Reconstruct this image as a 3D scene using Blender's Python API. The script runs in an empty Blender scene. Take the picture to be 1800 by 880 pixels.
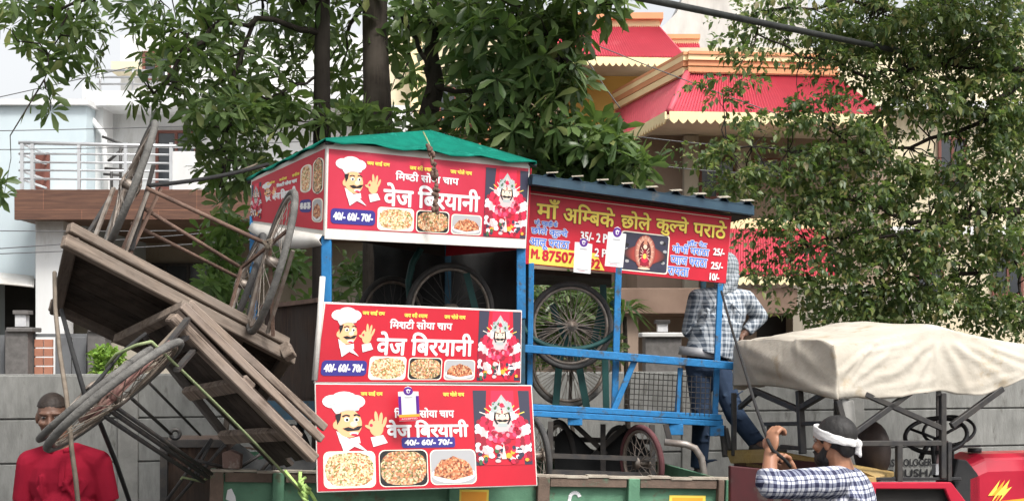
import bpy, bmesh, math, random
import numpy as np
from mathutils import Vector, Matrix
R = math.radians
sc = bpy.context.scene
col = sc.collection

# ------------------------------------------------------------------ camera, sky, sun, exposure
F, CX, HY, CZ = 2470.0, 900.0, 610.0, 2.05       # focal length in photo pixels, centre column, horizon row, eye height
cam = bpy.data.cameras.new('camera')
cam.sensor_width = 36.0
cam.lens = 36.0 * F / 1800.0
cam.shift_y = (HY - 440.0) / 1800.0
cam.clip_end = 2000.0
cam.clip_start = 0.1
cam_o = bpy.data.objects.new('camera', cam)
cam_o.location = (0, 0, CZ)
cam_o.rotation_euler = (R(90), 0, 0)
col.objects.link(cam_o)
sc.camera = cam_o

SUN_EL, SUN_AZ = 54.0, 34.0                       # the veiled sun stands behind the photographer's right shoulder
world = bpy.data.worlds.new('World')
sc.world = world
world.use_nodes = True
wn = world.node_tree
bg = wn.nodes['Background']
sky = wn.nodes.new('ShaderNodeTexSky')
sky.sky_type = 'NISHITA'
sky.sun_disc = False
sky.sun_elevation = R(SUN_EL)
sky.sun_rotation = R(180.0 - SUN_AZ)
sky.air_density = 1.0
sky.dust_density = 5.0
sky.ozone_density = 1.0
hs = wn.nodes.new('ShaderNodeHueSaturation')
hs.inputs['Saturation'].default_value = 0.12
wn.links.new(sky.outputs[0], hs.inputs['Color'])
wn.links.new(hs.outputs[0], bg.inputs['Color'])
bg.inputs['Strength'].default_value = 0.115

sun = bpy.data.lights.new('sun', 'SUN')
sun.energy = 1.5
sun.angle = R(11)
sun.color = (1.0, 0.95, 0.88)
sun_o = bpy.data.objects.new('sun', sun)
_d = Vector((math.sin(R(SUN_AZ)) * math.cos(R(SUN_EL)), -math.cos(R(SUN_AZ)) * math.cos(R(SUN_EL)), math.sin(R(SUN_EL))))
sun_o.rotation_euler = _d.to_track_quat('Z', 'Y').to_euler()
sun_o.location = _d * 60
col.objects.link(sun_o)

vs = sc.view_settings
vs.view_transform = 'Standard'
vs.look = 'None'
vs.gamma = 1.0
vs.use_curve_mapping = False
vs.exposure = 1.22

# ------------------------------------------------------------------ helpers
V = Vector
def P(px, py, Y):
    return V(((px - CX) / F * Y, Y, CZ + (HY - py) / F * Y))
def S(r, g, b):
    f = lambda c: (c / 255.0 / 12.92) if c <= 10 else ((c / 255.0 + 0.055) / 1.055) ** 2.4
    return (f(r), f(g), f(b), 1.0)
def lin(*c):
    return (c[0], c[1], c[2], 1.0)

def ortho(d):
    d = d.normalized()
    a = V((0, 0, 1)) if abs(d.z) < 0.9 else V((1, 0, 0))
    x = d.cross(a).normalized()
    return x, x.cross(d).normalized()

class MB:
    def __init__(s):
        s.v, s.f, s.m, s.s = [], [], [], []
    def add(s, vs_, fs, mi=0, smooth=False):
        o = len(s.v)
        s.v.extend([tuple(p) for p in vs_])
        for f in fs:
            s.f.append([i + o for i in f]); s.m.append(mi); s.s.append(smooth)
        return s
    def box(s, o, a, b, c, mi=0):
        o, a, b, c = V(o), V(a), V(b), V(c)
        if a.cross(b).dot(c) < 0: a, b = b, a
        p = [o, o + a, o + a + b, o + b, o + c, o + a + c, o + a + b + c, o + b + c]
        return s.add(p, [(3, 2, 1, 0), (4, 5, 6, 7), (0, 1, 5, 4), (1, 2, 6, 5), (2, 3, 7, 6), (3, 0, 4, 7)], mi)
    def cbox(s, c, sz, mi=0):
        x, y, z = sz
        return s.box(V(c) - V(sz) / 2, (x, 0, 0), (0, y, 0), (0, 0, z), mi)
    def beam(s, a, b, w, h=None, up=(0, 0, 1), mi=0):
        a, b = V(a), V(b); h = h or w
        d = (b - a)
        n = V(up)
        x = d.cross(n)
        if x.length < 1e-5: x = d.cross(V((1, 0, 0)))
        x.normalize(); y = x.cross(d).normalized()
        return s.box(a - x * w / 2 - y * h / 2, x * w, y * h, d, mi)
    def tube(s, pts, r, n=8, mi=0, closed=False, cap=True):
        pts = [V(p) for p in pts]; k = len(pts)
        rs = r if isinstance(r, (list, tuple)) else [r] * k
        vs_, fs = [], []
        px = None
        for i in range(k):
            if closed: d = pts[(i + 1) % k] - pts[i - 1]
            else: d = pts[min(i + 1, k - 1)] - pts[max(i - 1, 0)]
            if d.length < 1e-9: d = V((0, 0, 1))
            d.normalize()
            if px is None: x, y = ortho(d)
            else:
                x = px - d * px.dot(d)
                if x.length < 1e-6: x, y = ortho(d)
                x.normalize(); y = x.cross(d)
            px = x
            for j in range(n):
                a = 2 * math.pi * j / n
                vs_.append(pts[i] + (x * math.cos(a) + y * math.sin(a)) * rs[i])
        m = k if closed else k - 1
        for i in range(m):
            for j in range(n):
                a, b = i * n + j, i * n + (j + 1) % n
                c, d_ = ((i + 1) % k) * n + (j + 1) % n, ((i + 1) % k) * n + j
                fs.append((a, b, c, d_))
        if cap and not closed:
            fs.append(tuple(range(n))[::-1]); fs.append(tuple((k - 1) * n + j for j in range(n)))
        return s.add(vs_, fs, mi, True)
    def ring(s, c, nrm, Rr, r, nu=40, nv=8, mi=0, flat=1.0):
        c, nrm = V(c), V(nrm).normalized(); x, y = ortho(nrm)
        vs_, fs = [], []
        for i in range(nu):
            a = 2 * math.pi * i / nu; e = x * math.cos(a) + y * math.sin(a)
            for j in range(nv):
                b = 2 * math.pi * j / nv
                vs_.append(c + e * (Rr + r * math.cos(b)) + nrm * r * flat * math.sin(b))
        for i in range(nu):
            for j in range(nv):
                fs.append((i * nv + j, i * nv + (j + 1) % nv, ((i + 1) % nu) * nv + (j + 1) % nv, ((i + 1) % nu) * nv + j))
        return s.add(vs_, fs, mi, True)
    def prism(s, pts, vec, mi=0):
        pts = [V(p) for p in pts]; vec = V(vec); n = len(pts)
        nn = V((0, 0, 0))
        for i in range(n): nn += pts[i].cross(pts[(i + 1) % n])
        if nn.dot(vec) < 0: pts = pts[::-1]
        fs = [tuple(range(n))[::-1], tuple(range(n, 2 * n))] + [(i, (i + 1) % n, n + (i + 1) % n, n + i) for i in range(n)]
        return s.add(pts + [p + vec for p in pts], fs, mi)
    def ball(s, c, r, nu=14, nv=8, mi=0, axes=None):
        c = V(c); r = V((r, r, r)) if isinstance(r, (int, float)) else V(r)
        ax = axes or (V((1, 0, 0)), V((0, 1, 0)), V((0, 0, 1)))
        vs_, fs = [], []
        for i in range(1, nv):
            t = math.pi * i / nv
            for j in range(nu):
                a = 2 * math.pi * j / nu
                vs_.append(c + ax[0] * r.x * math.sin(t) * math.cos(a) + ax[1] * r.y * math.sin(t) * math.sin(a) + ax[2] * r.z * math.cos(t))
        vs_ += [c + ax[2] * r.z, c - ax[2] * r.z]
        T, B = len(vs_) - 2, len(vs_) - 1
        for i in range(nv - 2):
            for j in range(nu):
                fs.append((i * nu + j, (i + 1) * nu + j, (i + 1) * nu + (j + 1) % nu, i * nu + (j + 1) % nu))
        for j in range(nu):
            fs.append((T, j, (j + 1) % nu)); o = (nv - 2) * nu
            fs.append((B, o + (j + 1) % nu, o + j))
        return s.add(vs_, fs, mi, True)
    def grid(s, g, mi=0, smooth=True, thick=None):
        nr, nc = len(g), len(g[0])
        vs_ = [p for row in g for p in row]
        fs = [(i * nc + j, i * nc + j + 1, (i + 1) * nc + j + 1, (i + 1) * nc + j) for i in range(nr - 1) for j in range(nc - 1)]
        return s.add(vs_, fs, mi, smooth)
    def cap(s, a, ra, b, rb, mi=0):
        a, b = V(a), V(b); d = b - a
        if d.length < 1e-6: return s.ball(a, ra, 12, 8, mi)
        s.ball(a, ra, 12, 8, mi); s.ball(b, rb, 12, 8, mi)
        return s.tube([a, b], [ra, rb], 12, mi)

def make_mesh(name, mb, mats, off=V((0, 0, 0))):
    me = bpy.data.meshes.new(name)
    me.from_pydata([(p[0] - off[0], p[1] - off[1], p[2] - off[2]) for p in mb.v], [], mb.f)
    for m in (mats if isinstance(mats, (list, tuple)) else [mats]): me.materials.append(m)
    me.polygons.foreach_set('material_index', mb.m)
    me.polygons.foreach_set('use_smooth', mb.s)
    me.update()
    return me
def tag(o, label=None, cat=None, group=None, kind=None):
    if label: o['label'] = label
    if cat: o['category'] = cat
    if group: o['group'] = group
    if kind: o['kind'] = kind
    return o
def mods(o, bevel=0, solid=0, sub=0):
    if solid:
        m = o.modifiers.new('solid', 'SOLIDIFY'); m.thickness = solid; m.offset = 0
    if bevel:
        m = o.modifiers.new('bevel', 'BEVEL'); m.width = bevel; m.segments = 1; m.limit_method = 'ANGLE'; m.angle_limit = R(40)
    if sub:
        m = o.modifiers.new('sub', 'SUBSURF'); m.levels = sub; m.render_levels = sub
    return o
def thing(name, loc, label, cat, group=None):
    o = bpy.data.objects.new(name, None); col.objects.link(o)
    o.location = loc; o.empty_display_size = 0.2
    return tag(o, label, cat, group)
def root_of(o):
    while o.parent: o = o.parent
    return o
def part(parent, name, mb, mats, bevel=0, solid=0, sub=0, label=None):
    off = root_of(parent)['_o'] if '_o' in root_of(parent) else root_of(parent).location
    me = make_mesh(name, mb, mats, V(off))
    o = bpy.data.objects.new(name, me); col.objects.link(o); o.parent = parent
    if label: o['label'] = label
    return mods(o, bevel, solid, sub)
def solo(name, mb, mats, loc, label=None, cat=None, group=None, kind=None, bevel=0, solid=0, sub=0):
    me = make_mesh(name, mb, mats, V(loc))
    o = bpy.data.objects.new(name, me); col.objects.link(o); o.location = loc
    return mods(tag(o, label, cat, group, kind), bevel, solid, sub)
def copy_tree(o, parent=None):
    c = o.copy(); col.objects.link(c)
    if parent: c.parent = parent
    for ch in list(o.children): copy_tree(ch, c)
    return c

# ------------------------------------------------------------------ materials
class NT:
    def __init__(s, name):
        s.mat = bpy.data.materials.new(name); s.mat.use_nodes = True
        s.t = s.mat.node_tree; s.p = s.t.nodes['Principled BSDF']
        s.tc = s.t.nodes.new('ShaderNodeTexCoord')
    def n(s, typ, **k):
        x = s.t.nodes.new(typ)
        for a, b in k.items(): setattr(x, a, b)
        return x
    def l(s, a, b): s.t.links.new(a, b)
    def mapping(s, scale, rot=(0, 0, 0), out='Object'):
        m = s.n('ShaderNodeMapping'); m.inputs['Scale'].default_value = scale; m.inputs['Rotation'].default_value = rot
        s.l(s.tc.outputs[out], m.inputs['Vector']); return m.outputs[0]
    def noise(s, vec, scale, detail=5, rough=0.6, dist=0):
        x = s.n('ShaderNodeTexNoise'); x.inputs['Scale'].default_value = scale; x.inputs['Detail'].default_value = detail
        x.inputs['Roughness'].default_value = rough; x.inputs['Distortion'].default_value = dist
        s.l(vec, x.inputs['Vector']); return x.outputs['Fac']
    def ramp(s, fac, stops, interp='LINEAR'):
        x = s.n('ShaderNodeValToRGB'); e = x.color_ramp.elements; x.color_ramp.interpolation = interp
        while len(e) > len(stops): e.remove(e[-1])
        while len(e) < len(stops): e.new(1.0)
        for i, (p, c) in enumerate(stops):
            e[i].position = p; e[i].color = c if len(c) == 4 else (*c, 1)
        s.l(fac, x.inputs[0]); return x.outputs[0]
    def mix(s, fac, a, b, mode='MIX'):
        x = s.n('ShaderNodeMix', data_type='RGBA', blend_type=mode)
        for v, i in ((fac, 0), (a, 6), (b, 7)):
            if isinstance(v, (int, float)): x.inputs[i].default_value = v
            elif isinstance(v, tuple): x.inputs[i].default_value = v if len(v) == 4 else (*v, 1)
            else: s.l(v, x.inputs[i])
        return x.outputs[2]
    def math(s, op, a, b=0.0):
        x = s.n('ShaderNodeMath', operation=op)
        for v, i in ((a, 0), (b, 1)):
            if isinstance(v, (int, float)): x.inputs[i].default_value = v
            else: s.l(v, x.inputs[i])
        return x.outputs[0]
    def bump(s, h, strength=0.3, dist=0.01):
        x = s.n('ShaderNodeBump'); x.inputs['Strength'].default_value = strength; x.inputs['Distance'].default_value = dist
        s.l(h, x.inputs['Height']); s.l(x.outputs[0], s.p.inputs['Normal'])
    def out(s, c, rough=0.6, metal=0, spec=0.4):
        if isinstance(c, tuple): s.p.inputs['Base Color'].default_value = c if len(c) == 4 else (*c, 1)
        else: s.l(c, s.p.inputs['Base Color'])
        s.p.inputs['Roughness'].default_value = rough; s.p.inputs['Metallic'].default_value = metal
        s.p.inputs['Specular IOR Level'].default_value = spec
        return s.mat

def mat(name, c, c2=None, scale=6, lo=0.35, hi=0.7, rough=0.65, metal=0, spec=0.35, bump=0, bscale=60, stretch=(1, 1, 1), c3=None, s3=3.0, t3=0.6):
    """paint, cloth or plaster: one colour broken by a second in noise, and a third in patches (dirt, rust)"""
    t = NT(name)
    vec = t.mapping(stretch)
    if c2 is None: c2 = tuple(x * 0.8 for x in c[:3]) + (1,)
    r = t.ramp(t.noise(vec, scale), [(lo, c), (hi, c2)])
    if c3 is not None:
        f = t.ramp(t.noise(vec, s3, 8, 0.7), [(t3, (0, 0, 0, 1)), (t3 + 0.1, (1, 1, 1, 1))])
        r = t.mix(f, r, c3)
    if bump: t.bump(t.noise(vec, bscale, 4), bump, 0.01)
    return t.out(r, rough, metal, spec)
def wood(name, c, c2, c3, axis=0, scale=1.0, rough=0.85, gap=0):
    """weathered timber, the grain along one axis"""
    t = NT(name)
    st = [9.0, 9.0, 9.0]; st[axis] = 0.9
    vec = t.mapping(tuple(x * scale for x in st))
    a = t.noise(vec, 4.0, 8, 0.7, 0.4)
    b = t.noise(t.mapping((1, 1, 1)), 3.5, 6, 0.6)
    r = t.mix(t.ramp(b, [(0.35, (0, 0, 0, 1)), (0.7, (1, 1, 1, 1))]), t.ramp(a, [(0.35, c), (0.6, c2)]), c3)
    t.bump(a, 0.5, 0.006)
    return t.out(r, rough, 0, 0.2)
def leafmat(name, stops, trans=(0.25, 0.4, 0.06), k=0.3, rough=0.45):
    t = NT(name)
    g = t.n('ShaderNodeNewGeometry')
    c = t.ramp(g.outputs['Random Per Island'], stops)
    t.out(c, rough, 0, 0.4)
    tr = t.n('ShaderNodeBsdfTranslucent')
    t.l(t.mix(0.5, c, (*trans, 1)), tr.inputs['Color'])
    m = t.n('ShaderNodeMixShader'); m.inputs[0].default_value = k
    t.l(t.p.outputs[0], m.inputs[1]); t.l(tr.outputs[0], m.inputs[2])
    t.l(m.outputs[0], t.t.nodes['Material Output'].inputs['Surface'])
    return t.mat
def plaid(name, base, dark, mid, fx, fz, rot=(0, 0, 0)):
    t = NT(name)
    v = t.mapping((1, 1, 1), rot)
    nz = t.n('ShaderNodeTexNoise'); nz.inputs['Scale'].default_value = 6; t.l(v, nz.inputs['Vector'])
    w = t.n('ShaderNodeVectorMath', operation='MULTIPLY_ADD'); w.inputs[1].default_value = (0.03, 0.03, 0.03)
    t.l(nz.outputs['Color'], w.inputs[0]); t.l(v, w.inputs[2])
    sx = t.n('ShaderNodeSeparateXYZ'); t.l(w.outputs[0], sx.inputs[0])
    def stripes(c, f):
        a = t.math('FRACT', t.math('MULTIPLY', c, f))
        wide = t.math('LESS_THAN', a, 0.36)
        thin = t.math('MULTIPLY', t.math('LESS_THAN', t.math('ABSOLUTE', t.math('SUBTRACT', a, 0.66)), 0.055), 0.9)
        return t.math('MAXIMUM', wide, thin)
    u = t.math('ADD', sx.outputs['X'], t.math('MULTIPLY', sx.outputs['Y'], 0.6))
    s_ = t.math('MULTIPLY', t.math('ADD', stripes(u, fx), stripes(sx.outputs['Z'], fz)), 0.5)
    c = t.ramp(s_, [(0.0, base), (0.45, mid), (0.95, dark)])
    t.bump(t.noise(v, 9, 4), 0.6, 0.03)
    return t.out(c, 0.85, 0, 0.15)
def flat_mat(name, c, rough=0.42, spec=0.35):
    t = NT(name); return t.out(c, rough, 0, spec)

M = {}
M['vinyl_red'] = mat('vinyl_red', lin(.46, .006, .022), lin(.37, .005, .018), scale=2.2, rough=0.38, spec=0.4, bump=0.35, bscale=3.2, stretch=(1, 1, .5), c3=lin(.40, .03, .045), s3=4, t3=.62)
M['vinyl_faded'] = mat('vinyl_faded', lin(.47, .028, .06), lin(.40, .018, .042), scale=2.2, rough=0.42, spec=0.35, bump=0.35, bscale=3.2, stretch=(1, 1, .5), c3=lin(.40, .07, .085), s3=4, t3=.6)
M['vinyl_dark_red'] = mat('vinyl_dark_red', lin(.50, .012, .032), lin(.42, .010, .026), scale=3, rough=0.42, bump=0.25, bscale=4)
M['vinyl_white'] = mat('vinyl_white', lin(.64, .62, .59), lin(.54, .51, .46), scale=5, rough=0.45, bump=0.1, bscale=9)
M['white'] = flat_mat('print_white', lin(.70, .70, .71))
M['cream'] = flat_mat('print_cream', lin(.80, .74, .62))
M['yellow'] = flat_mat('print_yellow', lin(.82, .62, .10))
M['orange'] = flat_mat('print_orange', lin(.85, .35, .04))
M['navy'] = flat_mat('print_navy', lin(.03, .025, .19))
M['black'] = flat_mat('print_black', lin(.012, .012, .014))
M['skin_print'] = flat_mat('print_skin', lin(.78, .40, .20))
M['skin_pale'] = flat_mat('print_pale', lin(.72, .55, .42))
M['blue_print'] = flat_mat('print_blue', lin(.06, .17, .62))
M['rose'] = flat_mat('print_rose', lin(.62, .02, .06))
M['pink'] = flat_mat('print_pink', lin(.60, .22, .28))
M['silver'] = flat_mat('print_silver', lin(.36, .40, .40))
M['deep_rose'] = flat_mat('print_deep_rose', lin(.26, .012, .03))
M['bright_rose'] = flat_mat('print_bright_rose', lin(.66, .06, .14))
M['pale_petal'] = flat_mat('print_petal', lin(.56, .42, .42))
M['leaf_print'] = flat_mat('print_green', lin(.05, .12, .05))
M['dusk'] = flat_mat('print_dusk', lin(.035, .035, .06))
M['purple'] = flat_mat('print_purple', lin(.10, .02, .24))
M['grey'] = flat_mat('print_grey', lin(.35, .35, .36))
def food(name, stops, scale):
    t = NT(name)
    vo = t.n('ShaderNodeTexVoronoi'); vo.inputs['Scale'].default_value = scale
    t.l(t.mapping((1, 1, 1)), vo.inputs['Vector'])
    sp = t.n('ShaderNodeSeparateColor'); t.l(vo.outputs['Color'], sp.inputs[0])
    return t.out(t.ramp(sp.outputs[0], stops), 0.4, 0, 0.4)
M['rice'] = food('print_rice', [(0.0, lin(.80, .70, .45)), (0.25, lin(.68, .34, .13)), (0.5, lin(.74, .64, .46)), (0.72, lin(.50, .12, .05)), (0.95, lin(.16, .2, .05))], 105)
M['masala'] = food('print_masala', [(0.0, lin(.62, .34, .14)), (0.3, lin(.35, .09, .04)), (0.55, lin(.78, .6, .38)), (0.75, lin(.12, .05, .03)), (0.9, lin(.18, .2, .06))], 100)
M['curry'] = food('print_curry', [(0.0, lin(.55, .18, .07)), (0.3, lin(.30, .07, .03)), (0.6, lin(.72, .42, .22)), (0.85, lin(.16, .04, .02))], 90)
M['glow_print'] = flat_mat('print_ember', lin(.42, .06, .04))
M['ember1'] = flat_mat('print_ember_dark', lin(.10, .018, .018))
M['ember2'] = flat_mat('print_ember_red', lin(.24, .03, .025))
M['ember3'] = flat_mat('print_ember_pale', lin(.52, .22, .14))

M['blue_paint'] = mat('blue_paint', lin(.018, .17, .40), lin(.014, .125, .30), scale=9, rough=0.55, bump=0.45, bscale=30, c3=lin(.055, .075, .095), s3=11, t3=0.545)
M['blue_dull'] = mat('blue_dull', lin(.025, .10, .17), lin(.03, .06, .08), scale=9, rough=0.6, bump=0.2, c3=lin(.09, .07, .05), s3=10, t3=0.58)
M['teal_paint'] = mat('teal_paint', lin(.015, .07, .065), lin(.01, .045, .045), scale=9, rough=0.6)
M['roof_blue'] = mat('roof_blue', lin(.018, .045, .075), lin(.03, .065, .095), scale=8, rough=0.45, c3=lin(.10, .09, .08), s3=6, t3=0.6)
M['net_green'] = mat('net_green', lin(.005, .155, .11), lin(.003, .095, .07), scale=7, rough=0.8, spec=0.1, bump=0.6, bscale=16, c3=lin(.012, .20, .15), s3=7, t3=0.55)
M['plank_dark'] = wood('plank_dark', lin(.085, .065, .05), lin(.035, .027, .022), lin(.12, .10, .085), 0, 1.0)
M['plank'] = wood('plank', lin(.30, .235, .18), lin(.15, .11, .085), lin(.22, .18, .15), 0, 1.0)
M['beam_wood'] = wood('beam_wood', lin(.42, .33, .26), lin(.20, .15, .12), lin(.30, .25, .21), 0, 1.0)
M['box_wood'] = wood('box_wood', lin(.07, .042, .03), lin(.03, .02, .016), lin(.05, .04, .035), 2, 1.0)
M['plank_yellow'] = wood('plank_yellow', lin(.42, .29, .10), lin(.28, .18, .06), lin(.35, .25, .12), 0, 1.0)
M['tyre'] = mat('tyre', lin(.045, .045, .045), lin(.075, .07, .068), scale=12, rough=0.85, bump=0.5, bscale=60)
M['tyre_dusty'] = mat('tyre_dusty', lin(.15, .145, .135), lin(.07, .068, .065), scale=10, rough=0.9, bump=0.7, bscale=60)
M['tyre_red'] = mat('tyre_red', lin(.12, .045, .05), lin(.08, .03, .032), scale=10, rough=0.85, bump=0.5, bscale=50)
M['rust'] = mat('rust', lin(.16, .10, .075), lin(.08, .05, .04), scale=12, rough=0.8, bump=0.4)
M['rim_steel'] = mat('rim_steel', lin(.28, .25, .22), lin(.15, .11, .085), scale=16, rough=0.5, metal=0.4)
M['spoke'] = mat('spoke_steel', lin(.30, .27, .24), lin(.2, .15, .12), scale=16, rough=0.45, metal=0.5)
M['iron'] = mat('iron', lin(.035, .035, .037), lin(.07, .06, .052), scale=14, rough=0.6, metal=0.2)
M['pipe'] = mat('pipe', lin(.30, .28, .26), lin(.18, .15, .13), scale=14, rough=0.5, metal=0.4)
M['trailer_green'] = mat('trailer_green', lin(.10, .225, .14), lin(.065, .155, .095), scale=7, rough=0.6, bump=0.25, c3=lin(.13, .085, .055), s3=4.5, t3=0.565)
M['trailer_rust'] = mat('trailer_rust', lin(.15, .105, .08), lin(.09, .065, .05), scale=10, rough=0.8, bump=0.4, c3=lin(.09, .17, .11), s3=5, t3=0.56)
M['rim_bare'] = mat('rim_bare', lin(.42, .38, .31), lin(.25, .21, .17), scale=10, rough=0.7, bump=0.3)
M['tractor_red_shaded'] = mat('tractor_red_shaded', lin(.05, .007, .009), lin(.03, .006, .007), scale=5, rough=.6, c3=lin(.05, .04, .035), s3=5, t3=.55)  # tractor red with shade painted into the colour, plus dirt patches
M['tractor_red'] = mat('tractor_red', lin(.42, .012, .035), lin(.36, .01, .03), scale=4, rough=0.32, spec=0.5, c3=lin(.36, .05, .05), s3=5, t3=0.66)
M['black_steel'] = mat('black_steel', lin(.022, .022, .024), lin(.05, .045, .04), scale=14, rough=0.5, spec=0.4)
M['black_plastic'] = mat('black_plastic', lin(.018, .018, .02), lin(.03, .03, .03), scale=10, rough=0.5)
M['seat_brown'] = mat('seat_brown', lin(.05, .035, .03), lin(.03, .022, .02), scale=6, rough=0.6, bump=0.3)
M['canvas'] = mat('canvas', lin(.47, .435, .375), lin(.38, .345, .29), scale=4, rough=0.95, spec=0.05, bump=0.6, bscale=13, c3=lin(.36, .30, .22), s3=3.2, t3=0.57)
M['concrete'] = mat('concrete', lin(.25, .25, .238), lin(.155, .155, .147), scale=7, lo=.3, hi=.75, rough=0.95, spec=0.05, bump=0.6, bscale=30, stretch=(1.6, 1, .45), c3=lin(.125, .122, .112), s3=4, t3=0.58)
M['concrete_post'] = mat('concrete_post', lin(.26, .255, .24), lin(.17, .168, .158), scale=4, rough=0.92, spec=0.1, bump=0.4, bscale=40, c3=lin(.2, .19, .17), s3=3, t3=0.6)
M['asphalt'] = mat('asphalt', lin(.05, .05, .052), lin(.075, .073, .07), scale=3, rough=0.95, bump=0.5, bscale=80)
M['soil'] = mat('soil', lin(.12, .095, .07), lin(.08, .065, .05), scale=1.2, rough=1.0, bump=0.5, bscale=30)
M['paving'] = mat('paving', lin(.17, .16, .15), lin(.12, .11, .10), scale=2, rough=0.95, bump=0.3)
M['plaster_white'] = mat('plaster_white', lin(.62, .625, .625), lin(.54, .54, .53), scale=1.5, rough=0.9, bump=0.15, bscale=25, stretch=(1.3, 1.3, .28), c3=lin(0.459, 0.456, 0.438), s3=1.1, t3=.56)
M['plaster_blue'] = mat('plaster_blue', lin(.47, .54, .57), lin(.42, .49, .52), stretch=(1, 1, .3), scale=1.6, rough=0.9, bump=0.1, bscale=25)
M['plaster_cream'] = mat('plaster_cream', lin(.60, .53, .38), lin(.53, .465, .33), scale=1.5, rough=0.9, bump=0.1, bscale=25, stretch=(1.3, 1.3, .28), c3=lin(0.444, 0.387, 0.266), s3=1.1, t3=.56)
M['plaster_yellow'] = mat('plaster_yellow', lin(.68, .44, .13), lin(.60, .38, .11), scale=1.5, rough=0.9)
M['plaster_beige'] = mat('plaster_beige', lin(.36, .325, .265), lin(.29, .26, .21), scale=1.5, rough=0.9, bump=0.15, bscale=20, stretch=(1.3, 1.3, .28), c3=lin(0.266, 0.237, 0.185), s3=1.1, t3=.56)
M['plaster_tan'] = mat('plaster_tan', lin(.27, .205, .155), lin(.21, .155, .12), scale=1.5, rough=0.85, stretch=(1.3, 1.3, .28), c3=lin(0.200, 0.150, 0.108), s3=1.1, t3=.56)
M['raw_concrete'] = mat('raw_concrete', lin(.58, .57, .55), lin(.38, .37, .36), scale=2.2, rough=0.95, bump=0.6, bscale=6, stretch=(1, 1, .35))
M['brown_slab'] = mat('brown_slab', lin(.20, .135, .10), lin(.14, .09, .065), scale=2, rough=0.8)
M['roof_red'] = mat('roof_red', lin(.50, .075, .105), lin(.43, .06, .085), scale=1.4, rough=0.55, c3=lin(.50, .12, .14), s3=1.3, t3=0.58)
M['fringe'] = mat('fringe', lin(.80, .68, .40), lin(.72, .6, .34), scale=2, rough=0.7)
M['trim_orange'] = mat('trim_orange', lin(.64, .30, .15), lin(.56, .26, .13), scale=2, rough=0.7)
M['trim_cream'] = mat('trim_cream', lin(.82, .66, .38), lin(.76, .6, .34), scale=2, rough=0.7)
M['soffit'] = mat('soffit', lin(.55, .50, .42), lin(.48, .43, .36), scale=2, rough=0.9)
t_ = NT('wood_tile')
_b = t_.n('ShaderNodeTexBrick'); _b.inputs['Scale'].default_value = 1.0
for k_, v_ in (('Mortar Size', 0.006), ('Brick Width', 1.2), ('Row Height', 0.6), ('Mortar', 1)): 
    if k_ != 'Mortar': _b.inputs[k_].default_value = v_
_b.inputs['Color1'].default_value = (1, 1, 1, 1); _b.inputs['Color2'].default_value = (.86, .86, .86, 1); _b.inputs['Mortar'].default_value = (1.6, 1.5, 1.4, 1)
t_.l(t_.mapping((1, 1, 1), (R(90), 0, 0)), _b.inputs['Vector'])
_n = t_.ramp(t_.noise(t_.mapping((.5, 4, 7)), 4, 7, .65, .3), [(0.35, lin(.15, .075, .048)), (0.65, lin(.085, .042, .030))])
M['wood_tile'] = t_.out(t_.mix(1.0, _n, _b.outputs['Color'], 'MULTIPLY'), 0.45, 0, 0.4)
M['glass_dark'] = mat('glass_dark', lin(.02, .024, .03), lin(.035, .04, .045), scale=1, rough=0.12, spec=0.6)
M['door_brown'] = mat('door_brown', lin(.16, .06, .045), lin(.11, .04, .03), scale=4, rough=0.6)
M['steel_rail'] = mat('steel_rail', lin(.62, .63, .64), lin(.5, .5, .51), scale=4, rough=0.3, metal=0.6)
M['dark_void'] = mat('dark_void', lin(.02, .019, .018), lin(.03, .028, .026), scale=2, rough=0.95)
M['granite'] = mat('granite', lin(.14, .13, .125), lin(.09, .085, .08), scale=14, rough=0.6)
M['gate_grey'] = mat('gate_grey', lin(.13, .135, .14), lin(.1, .1, .105), scale=4, rough=0.6)
M['gate_tile'] = mat('gate_tile', lin(.38, .17, .11), lin(.30, .13, .085), scale=4, rough=0.6)
M['lamp_glass'] = mat('lamp_glass', lin(.55, .55, .55), lin(.4, .4, .42), scale=6, rough=0.3)
M['bark'] = wood('bark', lin(.075, .06, .05), lin(.035, .028, .024), lin(.095, .08, .068), 2, 1.6, 0.95)
M['bark_dark'] = wood('bark_dark', lin(.04, .032, .028), lin(.02, .016, .014), lin(.05, .042, .036), 2, 1.6, 0.95)
M['leaf_a'] = leafmat('leaf_devil', [(0.0, lin(.036, .066, .022)), (0.3, lin(.062, .108, .034)), (0.65, lin(.105, .16, .055)), (0.9, lin(.15, .205, .085)), (1.0, lin(.21, .22, .08))], k=0.36, rough=0.36)
M['leaf_b'] = leafmat('leaf_fine', [(0.0, lin(.036, .064, .026)), (0.35, lin(.07, .112, .042)), (0.65, lin(.14, .185, .07)), (0.9, lin(.22, .235, .08)), (1.0, lin(.22, .17, .08))], k=0.42, rough=0.38)
M['leaf_c'] = leafmat('leaf_young', [(0.0, lin(.12, .22, .04)), (0.5, lin(.2, .34, .06)), (1.0, lin(.32, .45, .09))], k=0.35)
M['leaf_d'] = leafmat('leaf_mid', [(0.0, lin(.05, .10, .03)), (0.5, lin(.08, .15, .045)), (1.0, lin(.13, .21, .06))], k=0.35)
M['rope_brown'] = mat('rope_brown', lin(.17, .14, .11), lin(.11, .09, .07), scale=20, rough=0.95)
M['rope_green'] = mat('rope_green', lin(.28, .32, .17), lin(.19, .25, .12), scale=20, rough=0.9)
M['rope_lime'] = mat('rope_lime', lin(.48, .68, .22), lin(.36, .55, .16), scale=20, rough=0.8)
M['rope_black'] = mat('rope_black', lin(.014, .014, .015), lin(.025, .025, .025), scale=20, rough=0.85)
M['cable'] = mat('cable', lin(.012, .013, .013), lin(.03, .032, .03), scale=8, rough=0.6)
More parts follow.
